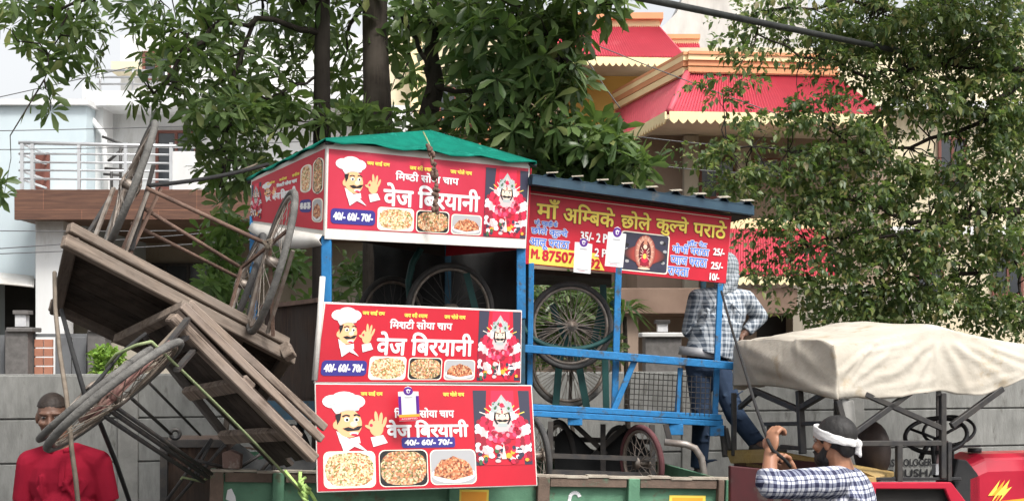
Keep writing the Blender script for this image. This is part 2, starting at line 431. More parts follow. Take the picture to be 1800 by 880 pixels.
M['wire'] = mat('wire', lin(.08, .08, .085), lin(.11, .11, .11), scale=4, rough=0.6)
M['cloth_red'] = mat('cloth_red', lin(.25, .010, .026), lin(.20, .008, .022), scale=5, rough=0.9, spec=0.1, bump=0.5, bscale=9)
M['denim'] = mat('denim', lin(.035, .055, .095), lin(.022, .034, .06), scale=7, rough=0.95, spec=0.1, bump=0.6, bscale=12, c3=lin(.06, .085, .13), s3=4, t3=0.56)
M['denim_dark'] = mat('denim_dark', lin(.02, .025, .035), lin(.015, .018, .026), scale=7, rough=0.95, spec=0.1)
M['skin_dark'] = mat('skin_dark', lin(.15, .078, .052), lin(.115, .06, .04), scale=9, rough=0.5, spec=0.4)
M['skin_tan'] = mat('skin_tan', lin(.30, .145, .085), lin(.25, .115, .068), scale=9, rough=0.5, spec=0.4)
M['hair'] = mat('hair', lin(.012, .011, .011), lin(.02, .018, .017), scale=40, rough=0.6, stretch=(1, 1, .3), bump=0.6, bscale=50)
M['hair_brown'] = mat('hair_brown', lin(.02, .014, .011), lin(.035, .024, .018), scale=40, rough=0.6, bump=0.5)
M['eye_white'] = mat('eye_white', lin(.30, .27, .25), lin(.25, .22, .2), scale=6, rough=.3)
M['shoe'] = mat('shoe', lin(.03, .025, .022), lin(.05, .04, .035), scale=8, rough=0.6)
M['headcloth'] = mat('headcloth', lin(.64, .63, .62), lin(.50, .49, .485), scale=9, rough=0.9, spec=0.1, bump=0.9, bscale=22, stretch=(1, 1, 2.5))
M['shirt_check'] = plaid('shirt_check', lin(.50, .51, .55), lin(.03, .032, .065), lin(.19, .205, .27), 17, 17)
M['shirt_faded'] = plaid('shirt_faded', lin(.46, .49, .52), lin(.07, .09, .12), lin(.27, .30, .335), 13, 13)
M['scarf'] = plaid('scarf', lin(.42, .45, .48), lin(.06, .075, .09), lin(.24, .27, .30), 30, 30)
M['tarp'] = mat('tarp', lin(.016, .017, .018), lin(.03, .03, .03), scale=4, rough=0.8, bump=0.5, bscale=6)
M['wicker'] = mat('grey_plastic', lin(.4, .4, .4))

# ------------------------------------------------------------------ ground
def sheet(name, x0, y0, x1, y1, z, m):
    b = MB(); b.add([(x0, y0, z), (x1, y0, z), (x1, y1, z), (x0, y1, z)], [(0, 1, 2, 3)])
    return solo(name, b, M[m], ((x0 + x1) / 2, (y0 + y1) / 2, z), kind='structure') 
def sheet2(name, pts, z, m, th=None):
    c = sum((V((p[0], p[1], 0)) for p in pts), V((0, 0, 0))) / len(pts); c.z = z
    b = MB()
    if th: b.prism([(p[0], p[1], z - th) for p in pts], (0, 0, th))
    else: b.add([(p[0], p[1], z) for p in pts], [tuple(range(len(pts)))])
    return solo(name, b, M[m], c, kind='structure')
sheet2('ground', [(-400, -400), (400, -400), (400, 400), (-400, 400)], 0.0, 'soil')
wd = V((10.503, 2.53, 0)).normalized(); wp = V((-wd.y, wd.x, 0))        # along the compound wall, and away from the road
W0 = V((-5.127, 14.07, 0))
def along(a, b): return W0 + wd * a + wp * b
sheet2('road', [along(-120, -14), along(120, -14), along(120, -2.6), along(-120, -2.6)], 0.004, 'asphalt')
sheet2('kerb', [along(-120, -2.6), along(120, -2.6), along(120, -2.45), along(-120, -2.45)], 0.13, 'paving', 0.13)
sheet2('pavement', [along(-120, -2.45), along(120, -2.45), along(120, -0.35), along(-120, -0.35)], 0.11, 'paving', 0.11)
sheet2('forecourt', [along(-40, 0.4), along(40, 0.4), along(40, 5.0), along(-40, 5.0)], 0.008, 'paving')

# ------------------------------------------------------------------ lettering and print
_tc = {}
def glyphs(s):
    if s in _tc: return _tc[s]
    cu = bpy.data.curves.new('lettering_curve', 'FONT'); cu.body = s; cu.size = 1; cu.fill_mode = 'FRONT'; cu.resolution_u = 3
    o = bpy.data.objects.new('lettering_curve', cu); col.objects.link(o)
    dg = bpy.context.evaluated_depsgraph_get()
    me = bpy.data.meshes.new_from_object(o.evaluated_get(dg))
    r = ([(v.co.x, v.co.y) for v in me.vertices], [tuple(p.vertices) for p in me.polygons])
    bpy.data.objects.remove(o); bpy.data.curves.remove(cu); bpy.data.meshes.remove(me)
    _tc[s] = r
    return r
def half(s, cut):
    """a half consonant: the letter without its right-hand stem"""
    v, f = glyphs(s)
    bm = bmesh.new(); vs_ = [bm.verts.new((a, b, 0)) for a, b in v]
    for q in f:
        try: bm.faces.new([vs_[i] for i in q])
        except ValueError: pass
    xm = max(a for a, b in v) - cut
    bmesh.ops.bisect_plane(bm, geom=bm.verts[:] + bm.edges[:] + bm.faces[:], plane_co=(xm, 0, 0), plane_no=(1, 0, 0), clear_outer=True)
    bm.verts.index_update()
    r = ([(x.co.x, x.co.y) for x in bm.verts], [tuple(x.index for x in q.verts) for q in bm.faces])
    bm.free()
    return r
def compose(s):
    """words in visual order; a letter followed by ~ is a half letter"""
    Vs, Fs, x = [], [], 0.0
    for w in s.split(' '):
        runs, cur, i = [], '', 0
        while i < len(w):
            if i + 1 < len(w) and w[i + 1] == '~':
                if cur: runs.append((cur, 0)); cur = ''
                runs.append((w[i], 1)); i += 2
            else: cur += w[i]; i += 1
        if cur: runs.append((cur, 0))
        for r, h in runs:
            v, f = half(r, 0.21) if h else glyphs(r)
            o = len(Vs)
            Vs += [(a + x, b) for a, b in v]; Fs += [tuple(k + o for k in q) for q in f]
            x += max(a for a, b in glyphs(r + 'क')[0]) - max(a for a, b in glyphs('क')[0]) - (0.21 if h else 0.004)
        x += 0.27
    return Vs, Fs

class Panel:
    """a flat board in space, from its four corners (top-left, top-right, bottom-right, bottom-left)"""
    def __init__(s, a, b, c, d):
        s.q = [V(a), V(b), V(c), V(d)]
        n = (s.q[1] - s.q[0]).cross(s.q[3] - s.q[0]).normalized()
        s.n = n if n.y < 0 else -n
    def at(s, u, v, off=0):
        a, b, c, d = s.q
        return (a * (1 - u) + b * u) * (1 - v) + (d * (1 - u) + c * u) * v + s.n * off
def panel_px(c, Y0, Y1, Y3):
    """corner pixels and the distance of three corners; the fourth is set so that the board is flat"""
    a, b, d = P(*c[0], Y0), P(*c[1], Y1), P(*c[3], Y3)
    n = (b - a).cross(d - a)
    o = V((0, 0, CZ)); r = P(*c[2], 1.0) - o
    t = (a - o).dot(n) / r.dot(n)
    return Panel(a, b, o + r * t, d)

LAY = 0.0011
class Flat:
    def __init__(s, pan, Wd, H, base=0.002):
        s.p, s.W, s.H, s.b = pan, Wd, H, base
        s.mb = MB(); s.mats = []
    def mi(s, m):
        if m not in s.mats: s.mats.append(m)
        return s.mats.index(m)
    def pt(s, u, v, L): return s.p.at(u / s.W, v / s.H, s.b + L * LAY)
    def poly(s, pts, m, L=0):
        s.mb.add([s.pt(u, v, L) for u, v in pts], [tuple(range(len(pts)))], s.mi(m))
    def rect(s, u0, v0, u1, v1, m, L=0): s.poly([(u0, v0), (u0, v1), (u1, v1), (u1, v0)], m, L)
    def rrect(s, u0, v0, u1, v1, r, m, L=0):
        pts = []
        for cx, cy, a0 in ((u0 + r, v0 + r, 180), (u1 - r, v0 + r, 270), (u1 - r, v1 - r, 0), (u0 + r, v1 - r, 90)):
            for k in range(5):
                a = R(a0 + 22.5 * k); pts.append((cx + r * math.cos(a), cy + r * math.sin(a)))
        s.poly(pts, m, L)
    def ell(s, cu, cv, ru, rv, m, L=0, rot=0, n=16):
        c_, s_ = math.cos(R(rot)), math.sin(R(rot))
        s.poly([(cu + ru * math.cos(-a) * c_ - rv * math.sin(-a) * s_, cv + ru * math.cos(-a) * s_ + rv * math.sin(-a) * c_) for a in [2 * math.pi * k / n for k in range(n)]], m, L)
    def line(s, pts, w, m, L=0):
        for (a, b), (c, d) in zip(pts, pts[1:]):
            l = math.hypot(c - a, d - b) or 1; x, y = -(d - b) / l * w / 2, (c - a) / l * w / 2
            s.poly([(a + x, b + y), (a - x, b - y), (c - x, d - y), (c + x, d + y)], m, L)
    def text(s, t, u0, v0, u1, v1, m, L=0, bold=0.0, slant=0.0):
        v, f = compose(t)
        xs, ys = [a for a, b in v], [b for a, b in v]
        x0, x1, y0, y1 = min(xs), max(xs), min(ys), max(ys)
        sh = [(0, 0)]
        if bold: sh = [(bold * math.cos(k * math.pi / 4), bold * math.sin(k * math.pi / 4)) for k in range(8)] + [(0, 0)]
        mi = s.mi(m)
        for k, (dx, dy) in enumerate(sh):
            pts = []
            for a, b in v:
                yy = (b - y0) / (y1 - y0)
                pts.append(s.pt(u0 + (a - x0) / (x1 - x0) * (u1 - u0) + dx + slant * yy * (v1 - v0), v1 - yy * (v1 - v0) + dy, L + k * 0.08))
            s.mb.add(pts, f, mi)
    def build(s, parent, name, label=None):
        return part(parent, name, s.mb, [M[m] for m in s.mats], label=label)

def draw_chef(fl, u, v, w, h):
    X = lambda a: u + a / 100.0 * w
    Y = lambda b: v + b / 110.0 * h
    e = lambda a, b, ra, rb, m, L, rot=0, n=16: fl.ell(X(a), Y(b), ra / 100.0 * w, rb / 110.0 * h, m, L, rot, n)
    pl = lambda pts, m, L: fl.poly([(X(a), Y(b)) for a, b in pts], m, L)
    # hat
    e(20, 18, 17, 12, 'white', 1); e(38, 12, 20, 12, 'white', 1.1); e(55, 18, 16, 12, 'white', 1.2)
    pl([(12, 20), (24, 40), (60, 34), (66, 18)], 'white', 1.3)
    fl.line([(X(12), Y(26)), (X(24), Y(22)), (X(40), Y(24)), (X(58), Y(20))], w * .012, 'silver', 2)
    fl.line([(X(23), Y(38)), (X(40), Y(34)), (X(60), Y(33))], w * .015, 'silver', 2)
    # head
    e(44, 57, 21, 25, 'skin_print', 1.5, -8, 22)
    pl([(23, 42), (33, 38), (31, 50), (26, 60)], 'black', 2)
    e(24, 60, 5, 7, 'skin_print', 1.8)
    fl.line([(X(34), Y(45)), (X(40), Y(42)), (X(46), Y(44))], w * .028, 'black', 2.4)
    fl.line([(X(52), Y(43)), (X(57), Y(41)), (X(62), Y(44))], w * .028, 'black', 2.4)
    for a in (41, 56):
        e(a, 50, 4.2, 4, 'white', 2.2); e(a + .5, 50.5, 2.2, 2.6, 'black', 2.6)
    e(52, 58, 6, 5, 'skin_pale', 2.3)
    pl([(34, 66), (43, 63), (51, 66), (58, 62), (66, 61), (60, 69), (51, 70), (42, 71)], 'black', 2.6)
    e(52, 75, 7, 3.2, 'white', 2.5); e(52, 77, 5, 2, 'rose', 2.7)
    # neckerchief
    pl([(24, 70), (30, 92), (62, 92), (60, 80), (44, 84)], 'white', 1.2)
    pl([(30, 90), (52, 86), (74, 108), (52, 98), (36, 110)], 'white', 2.4)
    fl.line([(X(34), Y(92)), (X(50), Y(90)), (X(60), Y(99))], w * .012, 'silver', 2.9)
    # hand and cuff
    e(88, 66, 11, 14, 'skin_print', 1.5)
    for (a, b, c, d, r) in ((79, 56, 2.8, 7, 28), (88, 47, 3.0, 12, -6), (95, 49, 3.0, 12, 8), (101, 55, 2.8, 10, 18), (76, 64, 7, 3, 25)):
        e(a, b, c, d, 'skin_print', 1.7, r, 12)
    e(79.5, 60.5, 2.6, 3, 'rose', 1.9)
    pl([(78, 82), (98, 78), (105, 92), (82, 99)], 'white', 2)
    fl.line([(X(80), Y(86)), (X(101), Y(82))], w * .012, 'silver', 2.5)

def draw_shrine(fl, u, v, w, h, seed=3):
    """a garlanded idol before a red curtain"""
    rg = random.Random(seed)
    X = lambda a: u + a / 100.0 * w
    Y = lambda b: v + b / 150.0 * h
    inside = lambda a, b: (min(max(a, 4), 96), min(max(b, 4), 146))
    def e(a, b, ra, rb, m, L, rot=0, n=10):
        a, b = min(max(a, ra), 100 - ra), min(max(b, rb), 150 - rb)
        fl.ell(X(a), Y(b), ra / 100.0 * w, rb / 150.0 * h, m, L, rot, n)
    pl = lambda pts, m, L: fl.poly([(X(a), Y(b)) for a, b in pts], m, L)
    fl.rect(X(0), Y(0), X(100), Y(150), 'dusk', 0)
    pl([(24, 0), (14, 150), (86, 150), (80, 0)], 'vinyl_dark_red', .6)
    pl([(32, 0), (28, 60), (72, 60), (72, 0)], 'rose', .9)
    for k in range(10):
        a = 10 + 80 * k / 9.0
        fl.line([(X(50), Y(60)), (X(a), Y(24 + 0.012 * (a - 50) ** 2))], w * .016, 'yellow' if k % 2 else 'cream', 1.2)
    k = 0
    for sd in (-1, 1):                                   # garlands round the shoulders, white and pink in turn
        for ring in range(4):
            for q in range(9):
                t = q / 8.0
                a = 50 + sd * (17 + ring * 8 + 10 * math.sin(t * 2.4))
                b = 46 + ring * 6 + t * 74
                e(a, b, 5.6, 6.2, (('white', 'rose'), ('pale_petal', 'deep_rose'), ('white', 'rose'), ('white', 'deep_rose'))[ring][((q + ring) // 2) % 2], 1.5 + .05 * k, rg.uniform(-40, 40)); k = (k + 1) % 20
    pl([(34, 60), (30, 84), (70, 84), (66, 60)], 'pale_petal', 3)
    pl([(40, 66), (42, 74), (58, 74), (60, 66)], 'silver', 3.3)
    for q in range(26):                                  # heavy rose garland
        t = q / 25.0 * math.pi
        for jj in range(2):
            e(50 - (27 - 6 * jj) * math.cos(t) + rg.uniform(-3, 3), 72 + (30 - 12 * jj) * math.sin(t) + rg.uniform(-4, 4), 5, 5, ('rose', 'deep_rose', 'rose', 'bright_rose', 'pink')[rg.randrange(5)], 3.5 + .04 * (q % 12), 0, 8)
    pl([(30, 44), (33, 24), (41, 22), (50, 8), (59, 22), (67, 24), (70, 44)], 'silver', 3.2)
    pl([(42, 40), (45, 28), (50, 15), (55, 28), (58, 40)], 'pale_petal', 3.5)
    for q in range(14): e(rg.uniform(33, 67), rg.uniform(22, 42), 1.6, 2, rg.choice(['dusk', 'white', 'leaf_print', 'grey']), 3.7, 0, 6)
    e(50, 30, 4, 5, 'rose', 3.8); e(38, 36, 2.5, 3, 'leaf_print', 3.8); e(62, 36, 2.5, 3, 'leaf_print', 3.8)
    e(50, 53, 12, 14, 'skin_pale', 3.4, 0, 16)
    fl.line([(X(38), Y(44)), (X(36), Y(58)), (X(41), Y(68))], w * .03, 'black', 3.9); fl.line([(X(62), Y(44)), (X(64), Y(58)), (X(59), Y(68))], w * .03, 'black', 3.9)
    for sd in (-1, 1):
        fl.line([(X(50 + sd * 3), Y(48)), (X(50 + sd * 10), Y(46))], w * .02, 'black', 4)
        e(50 + sd * 6, 51, 3, 1.7, 'white', 3.9); e(50 + sd * 6, 51, 1.5, 1.6, 'black', 4.1)
    pl([(38, 60), (45, 58), (50, 60), (55, 58), (62, 60), (55, 64), (50, 63), (45, 64)], 'black', 4.1)
    fl.line([(X(50), Y(40)), (X(50), Y(47))], w * .025, 'rose', 4)
    for q in range(46):                                  # heaped flowers at the foot
        a, b = rg.uniform(6, 94), rg.uniform(112, 145)
        e(a, b, rg.uniform(3, 6), rg.uniform(3, 6), rg.choice(['leaf_print', 'white', 'deep_rose', 'leaf_print', 'orange', 'dusk', 'dusk', 'pale_petal', 'rose']), 4.4 + .04 * (q % 12), 0, 8)
    pl([(46, 138), (50, 108), (54, 138)], 'cream', 5)

def banner(parent, pan, Wd, H, lay, body='vinyl_red', thick=0.012, frame=('vinyl_white', 4, 4, 4, 4), l0='मिशटी', name='signboard', stuck=None):
    """one printed board of the biryani cart: white edge, red field, chef, lettering, three dishes, garlanded idol"""
    b = MB()
    q = [pan.at(0, 0), pan.at(1, 0), pan.at(1, 1), pan.at(0, 1)]
    b.prism(q, -pan.n * thick)
    sb = part(parent, name, b, M[frame[0]], bevel=0.003)
    fl = Flat(pan, Wd, H)
    fl.rect(frame[1], frame[2], Wd - frame[3], H - frame[4], body)
    fl.build(sb, 'printed_field')
    fl = Flat(pan, Wd, H, 0.004); draw_chef(fl, *lay['chef']); fl.build(sb, 'chef_picture')
    fl = Flat(pan, Wd, H, 0.004); draw_shrine(fl, *lay['idol']); fl.build(sb, 'idol_picture')
    fl = Flat(pan, Wd, H, 0.004)
    for t, (a, c, d, e_) in zip(('जय साईं राम', 'जय श~री श~याम', 'जय भोले नाथ'), lay['small']): fl.text(t, a, c, d, e_, 'yellow', 1, bold=.35)
    fl.text('िम' + l0[2:] + ' सोया चाप', *lay['line'], 'white', 1, bold=.55)
    fl.text('वेज िबरयानी', *lay['big'], 'white', 1, bold=1.15)
    fl.build(sb, 'lettering')
    fl = Flat(pan, Wd, H, 0.004)
    a, c, d, e_ = lay['pill']; fl.rrect(a, c, d, e_, (e_ - c) * .24, 'navy', 1)
    hh = e_ - c; ww = d - a
    fl.text('40/- 60/- 70/-', a + ww * .06, c + hh * .26, d - ww * .06, e_ - hh * .26, 'white', 2, bold=.7)
    fl.build(sb, 'price_plate')
    for i, (a, c, d, e_) in enumerate(lay['food']):
        fl = Flat(pan, Wd, H, 0.004); r = (e_ - c) * .16
        fl.rrect(a, c, d, e_, r, 'cream', 0)
        fl.rrect(a + 1.5, c + 1.5, d - 1.5, e_ - 1.5, r, ('white', 'black', 'grey')[i], 1)
        cu, cv, ru, rv = (a + d) / 2, (c + e_) / 2, (d - a) / 2 - 1.8, (e_ - c) / 2 - 1.8
        if i < 2:
            n8 = 36; rj = random.Random(i + int(a))
            sup = lambda k: (cu + ru * 1.0 * math.copysign(abs(math.cos(k)) ** .72, math.cos(k)) * rj.uniform(.95, 1.0), cv + rv * math.copysign(abs(math.sin(k)) ** .72, math.sin(k)) * rj.uniform(.93, 1.0))
            fl.poly([sup(-2 * math.pi * k / n8) for k in range(n8)], ('rice', 'masala')[i], 2)
        else:
            fl.ell(cu, cv + rv * .45, ru, rv * .52, 'white', 2, 0, 24)
            pts = [(cu - ru * .9, cv + rv * .5)] + [(cu + ru * .9 * math.cos(R(180 - k * 18)), cv + rv * .45 - rv * 1.05 * math.sin(R(k * 18)) * (1 + .08 * math.sin(k * 9))) for k in range(1, 10)] + [(cu + ru * .9, cv + rv * .5), (cu, cv + rv * .8)]
            fl.poly(pts[::-1], 'curry', 3)
        fl.build(sb, 'food_picture')
    return sb

# ------------------------------------------------------------------ compound wall
def wall_px(px, off=0):
    """distance along the wall at a pixel column"""
    k = (px - CX) / F
    o = W0 + wp * off
    return (k * o.y - o.x) / (wd.x - k * wd.y)
wall = thing('compound_wall', along(5, 0), 'grey compound wall of stacked precast concrete panels between posts, behind the trailer', 'wall')
rng = random.Random(5)
post0 = wall_px(225); bay = (wall_px(1500) - post0) / 4.0
for k in range(-4, 8):
    a = post0 + k * bay + (1.35 if k > 4 else 0)
    bl_ = bay - .2 + (1.35 if k == 4 else 0)
    b = MB(); b.box(along(a - .1, -.075), wd * .2, wp * .15, (0, 0, 1.79)); part(wall, 'wall_post', b, M['concrete_post'], bevel=.008)
    if k < 7:
        for r_ in range(4):
            z0 = r_ * .445 + .004; j = rng.uniform(-.004, .004)
            b = MB(); b.box(along(a + .1, -.045 + j) + V((0, 0, z0)), wd * bl_, wp * .03, (0, 0, .427)); b.box(along(a + .1, -.014) + V((0, 0, z0 - .003)), wd * bl_, wp * .05, (0, 0, .4445)); part(wall, 'wall_panel', b, M['concrete'], bevel=.006)
aL, aR = wall_px(1554), wall_px(1634)
wpan = lambda y0, y1, a0, a1: Panel(along(a0, -.0455) + V((0, 0, y0)), along(a1, -.0455) + V((0, 0, y0)), along(a1, -.0455) + V((0, 0, y1)), along(a0, -.0455) + V((0, 0, y1)))
dW = (along(aL, 0) - V((0, 0, 0))).y
zt = CZ - (806 - HY) / F * dW; zb = CZ - (822 - HY) / F * dW
fl = Flat(wpan(zt, zb, aL, aR), 100, 20, 0.008); fl.text('ASTROLOGER', 0, 0, 100, 16, 'black', 1, bold=.5)
a2 = wall_px(1668); wd2 = 100 * (a2 - aL) / (aR - aL)
fl.text('BHUSHAN', 4, 23, wd2 - 12, 40, 'black', 1, bold=.6)
fl.build(wall, 'painted_lettering')

# ------------------------------------------------------------------ houses
def slab(mb, x0, y0, x1, y1, Y, dep, mi=0):
    a, c = P(x0, y1, Y), P(x1, y0, Y)
    return mb.box(a, (c.x - a.x, 0, 0), (0, dep, 0), (0, 0, c.z - a.z), mi)
def sl(parent, name, x0, y0, x1, y1, Y, dep, m, bevel=0, label=None):
    return part(parent, name, slab(MB(), x0, y0, x1, y1, Y, dep), M[m], bevel=bevel, label=label)
def window(parent, x0, y0, x1, y1, Y, nm=2, fm='door_brown'):
    """a framed window set on a wall face at distance Y"""
    b = MB(); w = 5
    slab(b, x0, y0, x1, y0 + w, Y - .06, .055); slab(b, x0, y1 - w, x1, y1, Y - .06, .055)
    for k in range(nm + 1):
        xx = x0 + (x1 - x0 - w) * k / nm; slab(b, xx, y0 + w, xx + w, y1 - w, Y - .058, .053)
    f = part(parent, 'window', b, M[fm])
    part(f, 'pane', slab(MB(), x0 + 1, y0 + 1, x1 - 1, y1 - 1, Y - .03, .025), M['glass_dark'])
    return f
def corr(mb, a, b, c, d, n, amp, mi=0):
    a, b, c, d = map(V, (a, b, c, d)); nn = (b - a).cross(d - a).normalized()
    if nn.y > 0: nn = -nn
    vs_, fs = [], []
    for i in range(2 * n + 1):
        u = i / (2.0 * n); o = nn * (amp if i % 2 else 0)
        vs_ += [a.lerp(b, u) + o, d.lerp(c, u) + o]
    for i in range(2 * n): fs.append((2 * i, 2 * i + 1, 2 * i + 3, 2 * i + 2))
    return mb.add(vs_, fs, mi)
def fringe(parent, a, b, drop, n, th=.03):
    """scalloped eave board between two points"""
    a, b = V(a), V(b); u = (b - a); pts = [a, b]
    for k in range(n, 0, -1):
        for q, dz in ((1.0, .62), (.8, .84), (.5, 1.0), (.2, .84)):
            pts.append(a + u * ((k - 1 + q) / n) - V((0, 0, drop * dz)))
    pts.append(a - V((0, 0, drop * .62)))
    nn = V((u.y, -u.x, 0)).normalized()
    return part(parent, 'eave_fringe', MB().prism(pts, nn * th), M['fringe'])

# pale blue neighbour on the far left
hb = thing('pale_blue_house', P(30, 700, 26) * V((1, 1, 0)), 'pale blue flat-roofed house at the left edge with a dark garage opening and white awning', 'house')
sl(hb, 'wall', -420, 180, 152, 490, 23.4, 6, 'plaster_blue')
sl(hb, 'wall', -420, 490, -60, 700, 23.4, 6, 'plaster_blue')
sl(hb, 'parapet', -425, 174, 156, 184, 23.3, 6.2, 'plaster_white')
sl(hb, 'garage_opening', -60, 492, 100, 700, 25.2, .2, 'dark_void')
sl(hb, 'doorway', 62, 268, 86, 332, 23.33, .06, 'door_brown')
b = MB(); b.grid([[P(x, 478 + 0.0009 * (x + 60) ** 1.9 + k * 9, 23.3 - k * .35) for x in range(-60, 70, 10)] for k in range(3)])
part(hb, 'awning', b, M['vinyl_white'], solid=.03)

hw = thing('white_house', P(260, 700, 26) * V((1, 1, 0)), 'white two storey house with a brown fronted balcony and steel railing', 'house')
sl(hw, 'wall', 156, 185, 720, 386, 24.6, 5, 'plaster_white')
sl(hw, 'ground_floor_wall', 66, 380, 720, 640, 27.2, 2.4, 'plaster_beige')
sl(hw, 'column', 62, 386, 112, 680, 22.5, .5, 'plaster_white', .01)
b = MB(); slab(b, 25, 333, 520, 386, 22.0, .12); part(hw, 'balcony_fascia', b, M['wood_tile'], bevel=.005)
b = MB(); slab(b, 26, 336, 520, 352, 22.13, 2.46); part(hw, 'balcony_floor', b, M['plaster_white'])
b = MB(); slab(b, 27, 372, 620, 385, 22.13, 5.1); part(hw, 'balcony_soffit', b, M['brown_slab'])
rl = part(hw, 'balcony_railing', MB().tube([P(33, 251, 22.06), P(352, 258, 22.06)], .03, 8), M['steel_rail'])
b = MB()
for k, yy in enumerate((270, 285, 299, 314)): b.tube([P(34, yy, 22.06), P(303, yy + 2, 22.06)], .018, 6)
part(rl, 'rails', b, M['steel_rail'])
for xx in (39, 57, 139, 221, 301):
    part(rl, 'baluster', MB().beam(P(xx, 251, 22.06), P(xx, 333, 22.06), .05, .05, (0, 1, 0)), M['steel_rail'])
b = MB()
for yy in (251, 270, 299, 314): b.tube([P(34, yy, 22.06), P(34, yy, 22.06) + V((0, 2.4, 0))], .02, 6)
part(rl, 'side_rails', b, M['steel_rail'])
sl(hw, 'balcony_parapet', 303, 266, 372, 333, 22.02, .12, 'plaster_white')
sl(hw, 'pilaster', 146, 188, 181, 333, 23.9, .6, 'plaster_white')
sl(hw, 'roof_slab', 150, 160, 660, 186, 23.7, 5.8, 'plaster_white', .01)
sl(hw, 'upper_storey', 212, 62, 640, 160, 26.6, 3.4, 'plaster_white')
sl(hw, 'water_tank_room', 195, 108, 242, 126, 26.2, .8, 'plaster_cream')
window(hw, 273, 229, 346, 333, 24.58, 2)
window(hw, 246, 462, 374, 566, 27.18, 3, 'black_steel')
window(hw, 250, 90, 300, 140, 26.58, 2)
b = MB()
for yy in (124, 136, 148): b.tube([P(170, yy, 23.75), P(650, yy, 23.75)], .02, 6)
for xx in range(176, 640, 58): b.tube([P(xx, 120, 23.75), P(xx, 160, 23.75)], .02, 6)
part(hw, 'roof_railing', b, M['steel_rail'])
b = MB(); b.tube([P(150, 150, 23.85), P(150, 192, 23.8), P(156, 204, 23.8), P(182, 236, 23.8), P(184, 333, 23.8)], .055, 8); part(hw, 'drainpipe', b, M['plaster_white'])
b = MB()
for (x0, y0, x1, y1) in ((180, 240, 222, 256), (222, 256, 190, 284), (184, 296, 222, 299), (182, 306, 214, 308), (196, 300, 196, 333), (212, 256, 212, 333)): b.tube([P(x0, y0, 23.2), P(x1, y1, 23.2)], .025, 6)
part(hw, 'clothes_bracket', b, M['black_steel'])

# gate pillars behind the wall
for i, (x0, x1, lamp) in enumerate(((10, 56, 1), (154, 191, 0))):
    gp = thing('gate_pillar', P((x0 + x1) / 2, 610, 19) * V((1, 1, 0)), ('granite gate pillar carrying a small square lamp, left of the tiled gate' if lamp else 'granite gate pillar with no lamp, right of the tiled gate'), 'pillar', 'gate pillars')
    b = MB(); a = P(x0 + 3, 577, 19); c = P(x1 - 3, 577, 19); b.box((a.x, 18.9, 0), (c.x - a.x, 0, 0), (0, .3, 0), (0, 0, a.z - .02)); part(gp, 'shaft', b, M['granite'], bevel=.01)
    part(gp, 'capstone', slab(MB(), x0, 575, x1, 583, 18.86, .4), M['granite'], bevel=.01)
gl = thing('gate_lamp', P(35, 575, 19), 'square frosted lamp standing on the left gate pillar', 'lamp')
part(gl, 'lamp_glass', slab(MB(), 26, 552, 45, 574, 18.95, .15), M['lamp_glass'], bevel=.005)
part(gl, 'lamp_cap', slab(MB(), 22, 545, 49, 552, 18.92, .21), M['granite'], bevel=.004)
gt = thing('compound_gate', P(105, 610, 19.1) * V((1, 1, 0)), 'dark grey sheet gate with a terracotta tiled panel between two granite pillars', 'gate')
b = MB()
for x0, x1 in ((97, 125), (127, 152)): slab(b, x0, 592, x1, 720, 19.1, .05)
part(gt, 'leaf_panel', b, M['gate_grey'], bevel=.004)
b = MB()
for k in range(2):
    for j in range(7): slab(b, 60 + k * 17, 596 + j * 16, 75 + k * 17, 610 + j * 16, 19.1, .05)
part(gt, 'tile_panel', b, M['gate_tile'], bevel=.004)
part(gt, 'gate_frame', slab(slab(MB(), 57, 586, 153, 592, 19.12, .05), 57, 592, 59, 720, 19.12, .05), M['gate_grey'])
gt2 = thing('boundary_panel', P(-30, 610, 19.1) * V((1, 1, 0)), 'plain dark grey boundary panel left of the gate pillar with the lamp', 'fence')
part(gt2, 'sheet', slab(MB(), -160, 588, 8, 720, 19.1, .06), M['gate_grey'])
gt3 = thing('boundary_wall', P(280, 610, 19.3) * V((1, 1, 0)), 'low cream boundary wall behind the compound wall, right of the gate', 'wall')
part(gt3, 'masonry', slab(MB(), 193, 602, 560, 760, 19.2, .2), M['plaster_beige'])

# red roofed house
hr = thing('red_roofed_house', P(1260, 700, 26) * V((1, 1, 0)), 'cream house with bright red ribbed mansard roofs and scalloped yellow eaves', 'house')
sl(hr, 'wall', 1120, 235, 1560, 506, 24.3, 6, 'plaster_tan')
sl(hr, 'upper_wall', 690, 112, 1300, 330, 27.4, 4, 'plaster_yellow')
sl(hr, 'upper_wall', 1166, 84, 1560, 236, 26.6, 4, 'plaster_cream', label='cream upper wall')
sl(hr, 'ground_floor_wall', 715, 330, 1121, 700, 26.5, 4, 'plaster_tan')
window(hr, 800, 400, 870, 520, 26.48, 2)
sl(hr, 'side_wall', 672, 60, 990, 330, 27.0, .38, 'plaster_cream')
sl(hr, 'pilaster', 1203, 238, 1228, 506, 24.0, .28, 'plaster_beige')
sl(hr, 'pilaster', 1296, 238, 1320, 506, 24.0, .28, 'plaster_beige')
sl(hr, 'column', 836, 90, 862, 330, 26.6, .35, 'trim_orange', label='orange column')
sl(hr, 'column', 722, 70, 740, 330, 26.6, .35, 'trim_cream')
window(hr, 1229, 278, 1294, 350, 24.28, 2)
window(hr, 1324, 278, 1372, 316, 24.28, 1)
window(hr, 770, 150, 832, 240, 26.98, 2)
b = MB()
for yy in (205, 216, 227): b.beam(P(745, yy, 26.4), P(985, yy, 26.4), .05)
part(hr, 'terrace_railing', b, M['trim_orange'])
